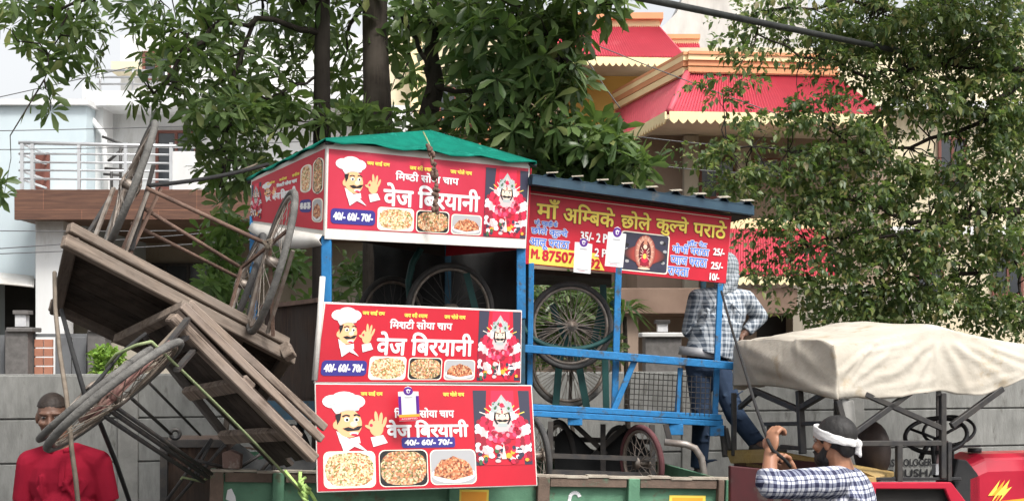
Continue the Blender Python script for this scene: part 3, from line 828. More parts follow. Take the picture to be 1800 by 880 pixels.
# upper roof
TL, TR, BR, BL = P(930, 48, 27.0), P(1158, 48, 27.0), P(1206, 103, 25.6), P(915, 98, 25.6)
b = MB(); corr(b, TL, TR, BR, BL, 62, .035); part(hr, 'upper_roof', b, M['roof_red'], solid=.02)
b = MB(); corr(b, TR, TR + V((.4, 3, 0)), BR + V((.6, 4.5, 0)), BR, 20, .03); part(hr, 'upper_roof', b, M['roof_red'], solid=.02)
sl(hr, 'upper_cornice', 925, 33, 1160, 49, 26.95, 3, 'trim_cream'); sl(hr, 'upper_cornice', 920, 22, 1166, 33, 26.85, 3.2, 'trim_orange')
fringe(hr, P(913, 98, 25.55), P(1207, 103, 25.55), .17, 26)
b = MB(); b.add([P(915, 108, 25.6), P(1206, 112, 25.6), P(1206, 134, 27.4), P(915, 130, 27.4)], [(0, 1, 2, 3)]); part(hr, 'soffit', b, M['soffit'], solid=.04)
# little roof to the right of it
b = MB(); corr(b, P(1164, 76, 27.4), P(1228, 76, 27.4), P(1236, 108, 26.9), P(1190, 108, 26.9), 16, .03); part(hr, 'side_roof', b, M['roof_red'], solid=.02)
sl(hr, 'side_cornice', 1160, 68, 1229, 77, 27.35, 2, 'trim_cream'); sl(hr, 'side_cornice', 1158, 60, 1231, 68, 27.3, 2.1, 'trim_orange')
# lower roof: front slope and hipped left slope
a, b_, c, d = P(1208, 131, 23.4), P(1470, 137, 23.4), P(1560, 205, 22.0), P(1176, 199, 22.0)
b = MB(); corr(b, a, b_, c, d, 70, .035); part(hr, 'lower_roof', b, M['roof_red'], solid=.02)
e, f_ = P(1082, 196, 27.0), P(1096, 243, 24.8)
b = MB(); corr(b, e, a, d, f_, 30, .004); part(hr, 'lower_roof', b, M['roof_red'], solid=.02)
b = MB(); b.tube([a + V((0, -.04, .02)), d + V((0, -.04, .02))], .06, 8); part(hr, 'hip_ridge', b, M['roof_red'])
for off, rr, mm in ((.06, .11, 'trim_cream'), (.17, .09, 'trim_orange'), (.26, .09, 'trim_cream'), (.33, .05, 'trim_orange')):
    b = MB(); z = V((0, -off * .35, off))
    b.beam(e + z, a + z, .16, rr); b.beam(a + z, b_ + z, .16, rr); part(hr, 'lower_cornice', b, M[mm])
b = MB()
for k in range(52):
    p = (a + V((.03, -.11, .055))).lerp(b_ + V((0, -.11, .055)), k / 51.0); b.cbox(p, (.05, .05, .07))
part(hr, 'dentils', b, M['trim_orange'])
fringe(hr, d + V((0, -.04, .02)), c + V((0, -.04, .02)), .19, 24)
fringe(hr, f_ + V((-.04, 0, .02)), d + V((-.04, -.03, .02)), .19, 18)
b = MB(); z = V((0, 0, -.1)); b.add([f_ + z, d + z, c + z, P(1560, 246, 24.3), P(1120, 256, 26.5)], [(0, 1, 2, 3, 4)]); part(hr, 'soffit', b, M['soffit'], solid=.04)
# porch
b = MB(); corr(b, P(1268, 402, 22.6), P(1452, 402, 22.6), P(1470, 486, 21.3), P(1262, 486, 21.3), 44, .03); part(hr, 'porch_roof', b, M['roof_red'], solid=.02)
sl(hr, 'porch_cornice', 1262, 384, 1456, 402, 22.55, 1.7, 'trim_cream')
fringe(hr, P(1258, 486, 21.25), P(1474, 486, 21.25), .13, 18)
sl(hr, 'porch_slab', 1060, 506, 1402, 551, 21.3, 3, 'brown_slab', .01)
sl(hr, 'ground_floor_wall', 1060, 551, 1330, 680, 23.8, .5, 'plaster_tan')
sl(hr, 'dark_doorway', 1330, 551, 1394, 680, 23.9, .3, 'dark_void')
sl(hr, 'ground_floor_wall', 1394, 500, 1620, 680, 23.3, 1, 'plaster_beige')
for x in (1092, 1215): sl(hr, 'porch_column', x, 551, x + 30, 700, 21.5, .3, 'plaster_tan')

hc = thing('cream_house', P(1720, 700, 28) * V((1, 1, 0)), 'cream neighbouring house glimpsed through the leaves at the right edge', 'house')
sl(hc, 'wall', 1566, 190, 2150, 690, 25.4, 6, 'plaster_cream')
sl(hc, 'upper_wall', 1490, 60, 2150, 190, 27.6, 4, 'plaster_cream')
sl(hc, 'roof_slab', 1560, 178, 2160, 192, 25.1, 6, 'plaster_white')
sl(hc, 'floor_band', 1566, 398, 2150, 412, 25.3, .09, 'plaster_white')
for x0, y0, x1, y1 in ((1650, 240, 1700, 330), (1745, 430, 1800, 520), (1860, 240, 1920, 330), (1610, 430, 1660, 520)): window(hc, x0, y0, x1, y1, 25.38, 2)
sl(hc, 'blue_shutter', 1494, 84, 1530, 120, 27.57, .03, 'plaster_blue')
hg = thing('unplastered_building', P(1240, 700, 36) * V((1, 1, 0)), 'rough grey unplastered gable rising behind the red roofs', 'building')
b = MB(); b.prism([P(1150, 62, 33), P(1190, 22, 33), P(1215, -40, 33), P(1420, -40, 33), P(1420, 500, 33), P(1150, 500, 33)], (0, 4, 0)); part(hg, 'wall', b, M['raw_concrete'])

# ------------------------------------------------------------------ trailer
tA, tB = P(370, 825, 9.0), P(1287, 840, 9.7)
tx = (tB - tA); TLN = tx.length; tx.normalize()
ty = V((-tx.y, tx.x, 0)).normalized(); tz = tx.cross(ty).normalized()
def T(a, b, c): return tA + tx * a + ty * b + tz * c          # along the trailer, across it, up from the near rim
TW, TD = 2.15, 0.55
def tbox(mb, a0, a1, b0, b1, c0, c1, mi=0): return mb.box(T(a0, b0, c0), tx * (a1 - a0), ty * (b1 - b0), tz * (c1 - c0), mi)
tr = thing('tractor_trailer', (T(TLN / 2, TW / 2, 0).x, T(TLN / 2, TW / 2, 0).y, 0), 'green rust-stained steel tractor trailer loaded with stalls and handcarts', 'trailer')
part(tr, 'bed', tbox(MB(), .03, TLN - .03, .03, TW - .03, -TD - .05, -TD), M['trailer_rust'])
part(tr, 'near_side', tbox(MB(), 0, TLN, .04, .06, -TD, -.03), M['trailer_green'])
part(tr, 'far_side', tbox(MB(), 0, TLN, TW - .06, TW - .04, -TD, -.03), M['trailer_green'])
part(tr, 'tail_board', tbox(MB(), 0, .03, .07, TW - .07, -TD, -.04), M['trailer_green'])
part(tr, 'head_board', tbox(MB(), TLN - .03, TLN, .07, TW - .07, -TD, -.02), M['trailer_green'])
px_a = lambda px: ((px - CX) / F * tA.y - tA.x) / (tx.x - (px - CX) / F * tx.y)
for x0, x1, m in ((370, 394, 'trailer_rust'), (480, 500, 'trailer_green'), (790, 808, 'trailer_green'), (945, 966, 'trailer_rust'), (1104, 1124, 'trailer_green'), (1262, 1272, 'trailer_rust'), (1275, 1288, 'trailer_green')):
    part(tr, 'stake', tbox(MB(), px_a(x0), px_a(x1), -.025, .035, -TD - .02, -.012), M[m], bevel=.004)
for b0, m in ((-.012, 'rim_bare'), (TW - .075, 'trailer_rust')):
    b = MB(); n = 24
    for k in range(n):
        j = .004 * math.sin(k * 2.3)
        tbox(b, TLN * k / n + .0006, TLN * (k + 1) / n - .0006, b0, b0 + .085, -.012 + j, .002 + j)
    part(tr, 'top_rail', b, M[m])
for a0, a1 in ((396, 479), (503, 788), (968, 1102), (1126, 1260)):
    part(tr, 'rail_flange', tbox(MB(), px_a(a0), px_a(a1), -.004, .038, -.075, -.014), M['trailer_rust'], bevel=.003)
    part(tr, 'ledge', tbox(MB(), px_a(a0), px_a(a1), .01, .038, -TD, -TD + .05), M['trailer_green'])
tp = Panel(T(0, .038, 0), T(TLN, .038, 0), T(TLN, .038, -TD), T(0, .038, -TD))
fl = Flat(tp, TLN * 100, TD * 100, .004)
a = px_a(836) * 100; fl.rect(a - 10, 10.5, a + 10, 24, 'yellow'); fl.rect(a - 8.6, 12, a + 8.6, 22.6, 'orange', 1)
a = px_a(1215) * 100; fl.rect(a - 14, 12.5, a + 12, 25, 'yellow'); fl.rect(a - 12, 14, a + 10, 23.6, 'orange', 1)
a = px_a(1014) * 100
fl.line([(a + 3.4 * math.cos(R(190 - 20 * k)), 15 - 3.4 * math.sin(R(190 - 20 * k))) for k in range(10)], 2.4, 'white')
fl.line([(a - 3.3, 14.5), (a - 4.2, 19), (a - 3.6, 27)], 2.2, 'white')
a = px_a(404) * 100
fl.poly([(a - 1, 13), (a - 2, 19), (a + 5, 22), (a + 4, 17), (a + 1.5, 12)], 'white')
fl.build(tr, 'painted_marks')
for bb in (-.02, TW + .02):                                            # road wheels
    c = T(TLN * .42, bb, 0); c.z = .44
    b = MB(); b.ring(c, ty, .33, .11, 40, 10, 0, 1.05); w_ = part(tr, 'wheel', b, M['tyre'])
    b = MB(); b.tube([c - ty * .06, c + ty * .06], .24, 24); part(w_, 'hub', b, M['rim_steel'])
b = MB(); b.tube([T(TLN, TW * .35, -TD), T(TLN + .9, TW / 2 - .05, -TD - .1)], .05, 8); b.tube([T(TLN, TW * .65, -TD), T(TLN + .9, TW / 2 - .05, -TD - .1)], .05, 8); part(tr, 'drawbar', b, M['iron'])
b = MB(); c = T(TLN * .42, 0, 0); b.tube([V((c.x, c.y, .44)), V((c.x, c.y, .44)) + ty * TW], .05, 10); part(tr, 'axle', b, M['iron'])

# ------------------------------------------------------------------ cart wheels
def wheel(parent, c, n, Rr, m='tyre', spokes=32, tw=.022, fl=1.0, spoke_m='spoke', hub=.03, name='wheel'):
    c, n = V(c), V(n).normalized(); x, y = ortho(n)
    b = MB(); b.ring(c, n, Rr - tw * 2.4, tw * .62, 44, 6, 0, 1.2)
    b.tube([c - n * .06, c + n * .06], hub, 12); b.tube([c - n * .055, c - n * .045], hub * 1.7, 12); b.tube([c + n * .045, c + n * .055], hub * 1.7, 12)
    w_ = part(parent, name, b, M['rim_steel'])
    b = MB(); b.ring(c, n, Rr - tw, tw, 48, 8, 0, fl); part(w_, 'tyre', b, M[m])
    b = MB()
    for k in range(spokes):
        a = 2 * math.pi * k / spokes; a2 = a + (.35 if k % 4 < 2 else -.35); s_ = 1 if k % 2 else -1
        p = c + (x * math.cos(a2) + y * math.sin(a2)) * hub * 1.4 + n * .05 * s_
        q = c + (x * math.cos(a) + y * math.sin(a)) * (Rr - tw * 2.5)
        b.tube([p, q], .0026, 4, 0, cap=False)
    part(w_, 'spokes', b, M[spoke_m])
    return w_
def wheel_px(parent, cpx, cpy, Y, rpx, ang, ratio, sgn=1, **k):
    """a wheel from its outline in the picture: centre, long half axis in pixels and its tilt, how open the ellipse is"""
    t = R(ang); c = P(cpx, cpy, Y); view = (V((0, 0, CZ)) - c).normalized()
    perp = V((math.sin(t), 0, -math.cos(t))) * sgn
    perp = (perp - view * perp.dot(view)).normalized()
    n = perp * math.sqrt(1 - ratio * ratio) + view * ratio
    return wheel(parent, P(cpx, cpy, Y), n, rpx / F * Y, **k)

# ------------------------------------------------------------------ biryani stall
st = thing('biryani_stall', P(745, 900, 10.2), 'blue framed snack stall with red printed boards and a green net roof on the trailer', 'food stall')
pan1 = panel_px([(575, 248), (932, 285), (925, 437), (571, 420)], 9.5, 10.45, 9.47)
q1 = pan1.q
dep = V((-.61, .79, 0)) * 1.12
# green net roof over the canopy
eFL, eFR = P(573, 243, 9.45), P(943, 284, 10.42); eBL = P(434, 313, 10.42); eBR = eFR + dep * .98; ap = P(757, 229, 10.6)
def netface(mb, a, b, c, n=10, sag=.03, seed=0):
    rg = random.Random(seed); g = []
    for i in range(n + 1):
        t = i / n; row = []
        for j in range(n + 1):
            p = a.lerp(b, j / n).lerp(c, t)
            w_ = math.sin(math.pi * t) * math.sin(math.pi * j / n)
            row.append(p - V((0, 0, sag * w_)) + V((0, 0, .012 * math.sin(j * 2.1 + i * 1.3) * min(1, w_ * 3))))
        g.append(row)
    return mb.grid(g)
b = MB()
netface(b, eFL, eFR, ap, 12, .05); netface(b, eFR, eBR, ap, 10, .05); netface(b, eBR, eBL, ap, 10, .05); netface(b, eBL, eFL, ap, 12, .06)
for p, q in ((eFL, eFR), (eBL, eFL), (eFR, eBR)):                       # net hanging over the eave
    g = []
    for j in range(15):
        a = p.lerp(q, j / 14.0); g.append([a, a + V((0, -.015, -.018 - .014 * math.sin(j * 1.7)))])
    b.grid(g)
roof = part(st, 'net_roof', b, M['net_green'], solid=.006)
b = MB()
for p in (eFL, eFR, eBL): b.tube([p + V((0, .02, -.03)), ap - V((0, 0, .07))], .014, 6)
b.tube([ap - V((0, 0, .05)), V((ap.x, ap.y, q1[3].z + .1))], .016, 6); part(roof, 'roof_ribs', b, M['black_steel'])
lay2 = dict(chef=(12, 8, 74, 88), idol=(276, 4, 81, 133), small=((66, 12, 104, 21), (139, 13, 180, 22), (211, 13, 250, 22)), line=(115, 26, 226, 43), big=(96, 50, 266, 91),
            pill=(8, 102, 82, 129), food=((86, 94, 149, 136), (153, 95, 212, 136), (216, 98, 272, 136)))
sh = lambda L, dv: {k: (tuple(tuple(x if i % 2 == 0 else x + dv for i, x in enumerate(t)) for t in v) if isinstance(v[0], tuple) else ((v[0], v[1] + dv, v[2], v[3]) if k in ('chef', 'idol') else tuple(x if i % 2 == 0 else x + dv for i, x in enumerate(v)))) for k, v in L.items()}
banner(st, pan1, 360, 172, sh(lay2, 15), body='vinyl_faded', frame=('vinyl_white', 3, 13, 3, 19), l0='मिष~ठी', name='canopy_board')
# canopy side board on the left
pan_s = Panel(P(441, 315, 10.36), q1[0] - pan1.n * 0.0 + V((-.004, .004, 0)), q1[3] + V((-.004, .004, 0.02)), P(441, 392, 10.36))
lay_s = dict(chef=(22, 34, 26, 60), idol=(2, 26, 19, 120), small=((32, 36, 46, 44), (55, 36, 68, 44), (78, 36, 90, 44)), line=(50, 48, 86, 58), big=(44, 66, 84, 92),
             pill=(92, 98, 112, 124), food=((92, 28, 111, 84), (113, 24, 131, 90), (113, 98, 131, 142)))
banner(st, pan_s, 134, 165, lay_s, body='vinyl_dark_red', frame=('vinyl_white', 2, 12, 2, 10), name='side_board')
b = MB(); g = []
for j in range(13):
    t = j / 12.0; p = pan_s.at(.02 + .96 * t, .99, .006)
    g.append([p, p + V((-.02, -.02, -.03 - .05 * math.sin(2.6 * t + .4))), p + V((.0, -.005, -.05 - .085 * math.sin(2.6 * t + .3)))])
b.grid(g); part(st, 'board_hem', b, M['vinyl_white'], solid=.004)
# ceiling and far boards close the canopy
b = MB(); b.prism([q1[0] - V((0, -.03, .03)), q1[1] - V((0, -.03, .03)), q1[1] + dep * .95 - V((0, 0, .12)), pan_s.q[0] + V((.03, .02, -.04))], (0, 0, .012)); part(st, 'ceiling', b, M['box_wood'])
b = MB(); b.prism([pan_s.q[0] + V((.03, .03, -.06)), q1[1] + dep * .95 - V((0, 0, .14)), q1[2] + dep * .95, pan_s.q[3] + V((.03, .03, 0))], (-.01, .012, 0)); part(st, 'back_board', b, M['box_wood'])
b = MB(); b.prism([q1[1] + V((.002, .03, -.04)), q1[1] + dep * .93 - V((0, 0, .14)), q1[2] + dep * .93, q1[2] + V((.002, .03, 0))], (.01, .008, 0)); part(st, 'end_board', b, M['vinyl_dark_red'])
# lower front board and cart body
pan2 = panel_px([(570, 530), (918, 545), (916, 673), (552, 673)], 9.46, 10.36, 9.36)
banner(st, pan2, 360, 142, lay2, frame=('vinyl_white', 2.2, 3.5, 2, 2), name='counter_board')
q2 = pan2.q; inn = -pan1.n
fL, fR = q2[0] + inn * .03, q2[1] + inn * .03
zT, zB = q2[0].z - .02, q2[3].z - .12
dn = (dep - inn * dep.dot(inn)) ; dd = inn * 1.02
b = MB(); o = V((fL.x, fL.y, zB)) + V((.02, .02, 0)); ex = V((fR.x - fL.x, fR.y - fL.y, 0))
b.box(o + dd * .06, dd * .88, ex * .015, V((0, 0, zT - zB + .02))); part(st, 'side_panel', b, M['box_wood'])
b = MB(); b.box(o + dd * .94, ex, dd * .02, V((0, 0, zT - zB))); part(st, 'rear_panel', b, M['box_wood'])
b = MB(); b.box(o + ex * .985 + dd * .06, dd * .88, ex * .015, V((0, 0, zT - zB - .04))); part(st, 'side_panel', b, M['box_wood'])
b = MB(); b.box(o + V((0, 0, -.02)), ex, dd, V((0, 0, .04))); part(st, 'counter_floor', b, M['plank_dark'])
b = MB(); b.beam(o + dd * .05 + V((-.02, 0, zT - zB + .035)), o + dd * .97 + V((-.02, 0, zT - zB + .035)), .04, .03); part(st, 'top_rail', b, M['rust'])
for h0, m_ in ((-.07, 'blue_dull'),):
    b = MB(); b.beam(o + V((-.03, -.02, h0)), o + dd + V((-.03, .0, h0)), .05, .13); b.beam(o + V((-.03, -.03, h0)), o + ex + V((.0, -.03, h0)), .05, .13); part(st, 'base_rail', b, M[m_])
for k, y0, y1, Yd, mm in ((573, 414, 545, 9.50, 0), (916, 430, 560, 10.42, 0)):
    a = P(k, y0, Yd); c = P(k, y1, Yd + .005)
    part(st, 'post', MB().box(V((a.x - .034, a.y, c.z)), (.068, 0, 0), (0, .055, 0), (0, 0, a.z - c.z)), M['blue_paint'], bevel=.006)
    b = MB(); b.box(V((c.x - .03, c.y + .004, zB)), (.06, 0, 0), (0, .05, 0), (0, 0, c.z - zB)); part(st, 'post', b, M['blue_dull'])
a, c = P(446, 380, 10.36), P(446, 640, 10.36)
part(st, 'post', MB().beam(c, a, .05, .05, (0, 1, 0)), M['blue_paint'])
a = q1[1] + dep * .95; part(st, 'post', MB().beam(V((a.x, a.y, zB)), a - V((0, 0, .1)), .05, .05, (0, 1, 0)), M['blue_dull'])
b = MB(); b.tube([P(567, 486, 9.43), P(562, 560, 9.4), P(553, 668, 9.33)], .02, 8); part(st, 'white_corner_strip', b, M['vinyl_white'])
wheel(st, o + dd * .1 + ex * .12 + V((0, 0, zB * 0)) + V((0, 0, -.52)), ex, .34, 'tyre')
wheel(st, o + dd * .9 + ex * .12 + V((0, 0, -.52)), ex, .34, 'tyre')
for u in (.12, .88):
    for w_ in (.1, .9):
        p = o + dd * w_ + ex * (u + .04); part(st, 'leg', MB().beam(V((p.x, p.y, zB - .55)), V((p.x, p.y, zB - .02)), .05, .05, (0, 1, 0)), M['blue_dull'])
# dried garland hanging over the front board
gl_ = thing('dried_garland', P(762, 300, 9.85), 'withered brown garland hanging on a cord down the front board of the biryani stall', 'garland')
pts = [P(744, 232, 10.02), P(754, 252, 9.86), P(760, 275, 9.84), P(763, 300, 9.83), P(767, 330, 9.83), P(764, 352, 9.83), P(766, 372, 9.83)]
b = MB(); b.tube(pts[:5], .006, 5); part(gl_, 'cord', b, M['rope_green'])
b = MB(); rg = random.Random(8)
for k in range(46):
    t = k / 45.0; i = min(int(t * 5), 4); p = pts[1 + i - (1 if i > 4 else 0)].lerp(pts[min(2 + i, 6)], t * 5 - i)
    b.ball(p + V((rg.uniform(-.016, .016), rg.uniform(-.03, -.01), rg.uniform(-.02, .02))), V((rg.uniform(.008, .02), .01, rg.uniform(.012, .026))), 6, 4)
part(gl_, 'dry_leaves', b, M['rust'])

# ------------------------------------------------------------------ QR-less payment cards
def pay_card(pan_pts, Y, label, stem=True):
    (x0, y0), (x1, y1), (x2, y2), (x3, y3) = pan_pts
    pn = Panel(P(x0, y0, Y), P(x1, y1, Y), P(x2, y2, Y), P(x3, y3, Y))
    t = thing('payment_card', (pn.at(.5, 1)), label, 'card', 'hanging payment cards')
    fl = Flat(pn, 30, 62, .0)
    b = MB(); b.prism([pn.at(0, .16), pn.at(.3, .15), pn.at(.34, .04), pn.at(.5, 0), pn.at(.66, .04), pn.at(.7, .15), pn.at(1, .16), pn.at(1, 1), pn.at(0, 1)], -pn.n * .006)
    part(t, 'board', b, M['white'])
    fl.ell(15, 9, 7, 7.4, 'purple', 1, 0, 20); fl.ell(15, 9, 2.6, 4, 'white', 2); fl.line([(12, 7), (19, 7)], 1.2, 'white', 2.3); fl.ell(15.4, 9.6, 1.2, 2, 'purple', 2.6)
    fl.rect(9, 19.5, 21, 21, 'grey', 1); fl.rect(5, 55.5, 25, 56.4, 'grey', 1); fl.rect(8, 58, 20, 58.8, 'pink', 1)
    fl.build(t, 'printing')
    return t
# ------------------------------------------------------------------ leaning board
lb = thing('leaning_signboard', P(745, 860, 8.8), 'largest red biryani signboard, leaning lowest against the green trailer side', 'signboard')
pan3 = panel_px([(553, 673), (935, 676), (945, 853), (557, 865)], 8.74, 9.07, 8.66)
lay3 = dict(chef=(9, 14, 110, 108), idol=(280, 11, 103, 137), small=((80, 13, 118, 22), (150, 13, 180, 22), (226, 13, 264, 22)), line=(138, 43, 244, 60), big=(124, 65, 268, 95),
            pill=(149, 95, 244, 114), food=((12, 118, 102, 182), (108, 117, 194, 182), (198, 118, 280, 181)))
banner(lb, pan3, 390, 188, lay3, frame=('vinyl_white', 2, 2, 2, 2), thick=.02, name='printed_board')
c_ = pay_card([(699, 678), (735, 678), (738, 738), (702, 740)], 8.72, 'purple headed white payment card with an orange foot, hung on the leaning signboard')
pc = Panel(P(700, 696, 8.718), P(736, 695, 8.718), P(738, 737, 8.718), P(702, 739, 8.718))
fl = Flat(pc, 36, 44, .001); fl.rect(0, 0, 5, 36, 'purple'); fl.rect(31, 0, 36, 36, 'purple'); fl.rect(0, 33, 36, 38, 'orange', .5); fl.rect(0, 38, 36, 44, 'rose', .5); fl.text('ACCEPTED', 4, 39.5, 32, 42.5, 'white', 2)
fl.build(c_, 'coloured_border')

# ------------------------------------------------------------------ chole kulche stall
s2 = thing('kulcha_stall', P(1110, 900, 11.0), 'blue framed flatbread stall with a dark red price board and ribbed blue roof', 'food stall')
pan4 = panel_px([(920, 333), (1286, 380), (1276, 498), (915, 463)], 10.58, 11.0, 10.58)
b = MB(); b.prism([pan4.at(0, 0), pan4.at(1, 0), pan4.at(1, 1), pan4.at(0, 1)], -pan4.n * .012)
sb = part(s2, 'price_board', b, M['vinyl_dark_red'], bevel=.003)
K = lambda u, v: (u, v)
fl = Flat(pan4, 366, 132)
fl.rect(2, 5, 362, 6.2, 'cream'); fl.poly([(14, 98), (14, 130), (146, 130), (130, 100)], 'yellow', .5)
fl.rrect(172, 52, 258, 126, 5, 'cream', .5); fl.rrect(174, 54, 256, 124, 4.5, 'dusk', 1)
fl.build(sb, 'printed_field')
fl = Flat(pan4, 366, 132, .004)
pts = lambda cu, cv, ru, rv, n=18: [(cu + ru * math.cos(-2 * math.pi * k / n), cv + rv * math.sin(-2 * math.pi * k / n)) for k in range(n)]
for k in range(9):
    f_ = k / 8.0; nm_ = 'ember_%d' % k; M[nm_] = flat_mat('print_ember', lin(.03 + .30 * f_ ** 1.3, .025 + .02 * f_, .03 + .005 * f_)); fl.ell(215, 93, 39 - 17 * f_, 15 + 6 * f_, nm_, 1.3 + .1 * k, 0, 26)
for k in range(6):
    f_ = k / 5.0; nm_ = 'halo_%d' % k; M[nm_] = flat_mat('print_halo', lin(.24 + .30 * f_, .04 + .22 * f_, .035 + .15 * f_)); fl.ell(215, 89, 19 - 5 * f_, 33 - 4 * f_, nm_, 2.3 + .1 * k, 0, 24)
fl.ell(215, 91, 11, 25, 'ember1', 2.9, 0, 24)
rg = random.Random(4)
for k in range(16): a = R(k * 22.5); fl.line([(215 + 11 * math.cos(a), 86 + 21 * math.sin(a)), (215 + 16 * math.cos(a), 86 + 29 * math.sin(a))], .7, 'skin_pale', 3)
fl.poly([(207, 114), (210, 88), (215, 82), (220, 88), (224, 114)], 'deep_rose', 3.3); fl.ell(215, 78, 3.4, 4.4, 'skin_pale', 3.6); fl.poly([(211, 74), (213, 66), (215, 62), (217, 66), (219, 74)], 'ember3', 3.9); fl.ell(215, 100, 6, 8, 'rose', 3.5)
for k in range(4):
    for sd in (-1, 1): fl.line([(215 + sd * 3, 88 + k * 3), (215 + sd * (7 + k * .6), 80 + k * 7)], 1.0, 'skin_pale', 3.5)
fl.ell(215, 96, 3, 5, 'yellow', 3.8); fl.ell(215, 119, 11, 2, 'skin_pale', 3.2)
for k in range(14): fl.ell(rg.choice([180, 186, 246, 250]) + rg.uniform(-4, 4), rg.uniform(56, 120), 3.5, 3, rg.choice(['grey', 'black', 'dusk']), 1.3)
fl.build(sb, 'idol_picture')
def otext(fl, t, box, m, om, L=1, w=1.1, bold=.5):
    fl.text(t, *box, om, L, bold=w); fl.text(t, *box, m, L + 1, bold=bold)
fl = Flat(pan4, 366, 132, .004)
hl = [('माँ', 26, 16, 84, 45), ('अिम~बके', 104, 14, 188, 47), ('छोले', 199, 17, 251, 46), ('कुल~चे', 259, 16, 308, 51), ('पराठे', 317, 14, 360, 44)]
hl = [('माँ', 24, 12, 62, 46), ('अिम~बके', 70, 14, 158, 49), ('छोले', 170, 15, 222, 47), ('कुल~चे', 232, 14, 289, 52), ('पराठे', 299, 12, 358, 46)]
for t, a, c, d, e_ in hl: otext(fl, t, (a, c, d, e_), 'yellow', 'black', 1, 1.5, .8)
fl.build(sb, 'headline')
fl = Flat(pan4, 366, 132, .004)
for t, bx in (('प~रो. पहाड़ी के', (21, 50, 60, 62)), ('छोले कुल~चे', (16, 62, 78, 80)), ('आलू पराठा', (14, 84, 82, 103)), ('हाँट पेट', (290, 56, 325, 68)), ('गोभी पराठा', (264, 65, 330, 83)), ('प~याज पराठा', (262, 89, 328, 105)), ('रायता', (258, 110, 296, 126))):
    otext(fl, t, bx, 'blue_print', 'white', 1, 1.25, .35)
for t, bx in (('35/- 2 P', (101, 63, 147, 79)), ('2 P', (127, 91, 147, 105)), ('25/-', (338, 66, 358, 79)), ('25/-', (336, 93, 357, 106)), ('10/-', (335, 115, 352, 128))):
    fl.text(t, *bx, 'white', 2, bold=.6)
fl.text('M.', 18, 104, 32, 120, 'vinyl_dark_red', 2, bold=.8); fl.text('87507', 37, 104, 92, 122, 'vinyl_dark_red', 2, bold=.9); fl.text('92', 119, 111, 137, 127, 'vinyl_dark_red', 2, bold=.9)
fl.build(sb, 'lettering')
pay_card([(1011, 415), (1042, 419), (1038, 481), (1008, 478)], 10.5, 'lower left of the two payment cards hung on the kulcha price board')
pay_card([(1070, 396), (1102, 400), (1095, 470), (1063, 467)], 10.52, 'white payment card hung beside the goddess picture on the kulcha price board')
# ribbed roof
ra, rb = P(934, 318, 10.42), P(1322, 372, 10.95); rdep = V((-.2, .98, 0)) * .95
up = V((0, 0, .045))
b = MB(); corr(b, ra + up, rb + up, rb + rdep + V((0, 0, .03)), ra + rdep + V((0, 0, .03)), 9, .016); 
# trapezoid ribs
n = 9; vs_, fs = [], []
prof = []
for k in range(n):
    for u, h in ((0, 0), (.55, 0), (.68, .03), (.84, .03), (.97, 0)): prof.append(((k + u) / n, h))
prof.append((1, 0))
b = MB()
for u, h in prof:
    p = (ra + up).lerp(rb + up, u); vs_ += [p + V((0, -.06, h - .004)), p + rdep + V((0, .03, h + .02))]
for k in range(len(prof) - 1): fs.append((2 * k, 2 * k + 1, 2 * k + 3, 2 * k + 2))
b.add(vs_, fs); rf = part(s2, 'ribbed_roof', b, M['roof_blue'], solid=.006)
b = MB(); b.beam(ra + V((.0, -.03, .005)), rb + V((0, -.03, .005)), .05, .075, (0, 0, 1)); b.beam(ra + rdep, rb + rdep, .04, .06); b.beam(ra, ra + rdep, .04, .06); b.beam(rb, rb + rdep, .04, .06)
part(rf, 'roof_frame', b, M['roof_blue'], bevel=.004)
for k in range(n):
    p = (ra + up).lerp(rb + up, (k + .76) / n) + V((0, -.085, .026)); b = MB()
    b.add([p + V((-.035, 0, -.004)), p + V((.05, 0, .0)), p + V((.06, .22, .035)), p + V((-.03, .22, .03))], [(0, 1, 2, 3)])
    part(rf, 'lifted_sheet_edge', b, M['rim_bare'], solid=.002)
b = MB(); b.prism([ra + V((0, .05, -.04)), rb + V((0, .05, -.04)), rb + rdep - V((0, .02, .04)), ra + rdep - V((0, .02, .04))], (0, 0, .01)); part(s2, 'ceiling', b, M['box_wood'])
# frame: posts, rails, base
Y2 = lambda px: 10.58 + (px - 920) / 366.0 * .42
sd2 = rdep.normalized()
def post(px, y0, y1, w=.045, off=.0, m='blue_paint', px1=None):
    a = P(px, y0, Y2(px) + .02 + off); c = P(px1 or px, y1, Y2(px) + .02 + off)
    return part(s2, 'post', MB().beam(c, a, w, w, (0, 1, 0)), M[m], bevel=.004)
post(934, 462, 742, .042, 0, 'blue_paint', 930); post(1087, 470, 722, .05, 0, 'blue_paint', 1080); post(1266, 498, 742, .045, 0, 'blue_paint', 1256)
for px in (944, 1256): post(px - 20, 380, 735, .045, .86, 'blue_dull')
b = MB(); b.beam(P(920, 612, 10.5), P(1306, 644, 10.95), .07, .06); part(s2, 'middle_rail', b, M['blue_paint'], bevel=.005)
for (x0, y0, x1, y1) in ((920, 716, 1266, 741), (920, 727, 1266, 752)):
    b = MB(); b.beam(P(x0, y0 - 2, 10.52), P(x1, y1 - 8, 10.95), .06, .045); part(s2, 'base_rail', b, M['blue_paint'], bevel=.005)
a, c = P(920, 720, 10.53), P(1266, 742, 10.97)
b = MB(); b.prism([a, c, c + rdep * .95, a + rdep * .95], (0, 0, .025)); part(s2, 'base_floor', b, M['plank_dark'])
part(s2, 'side_rail', MB().beam(c, c + rdep * .95, .05, .06), M['blue_paint'], bevel=.004); part(s2, 'side_rail', MB().beam(a, a + rdep * .95, .05, .06), M['blue_dull'])
part(s2, 'rear_rail', MB().beam(a + rdep * .95, c + rdep * .95, .05, .06), M['blue_dull'])
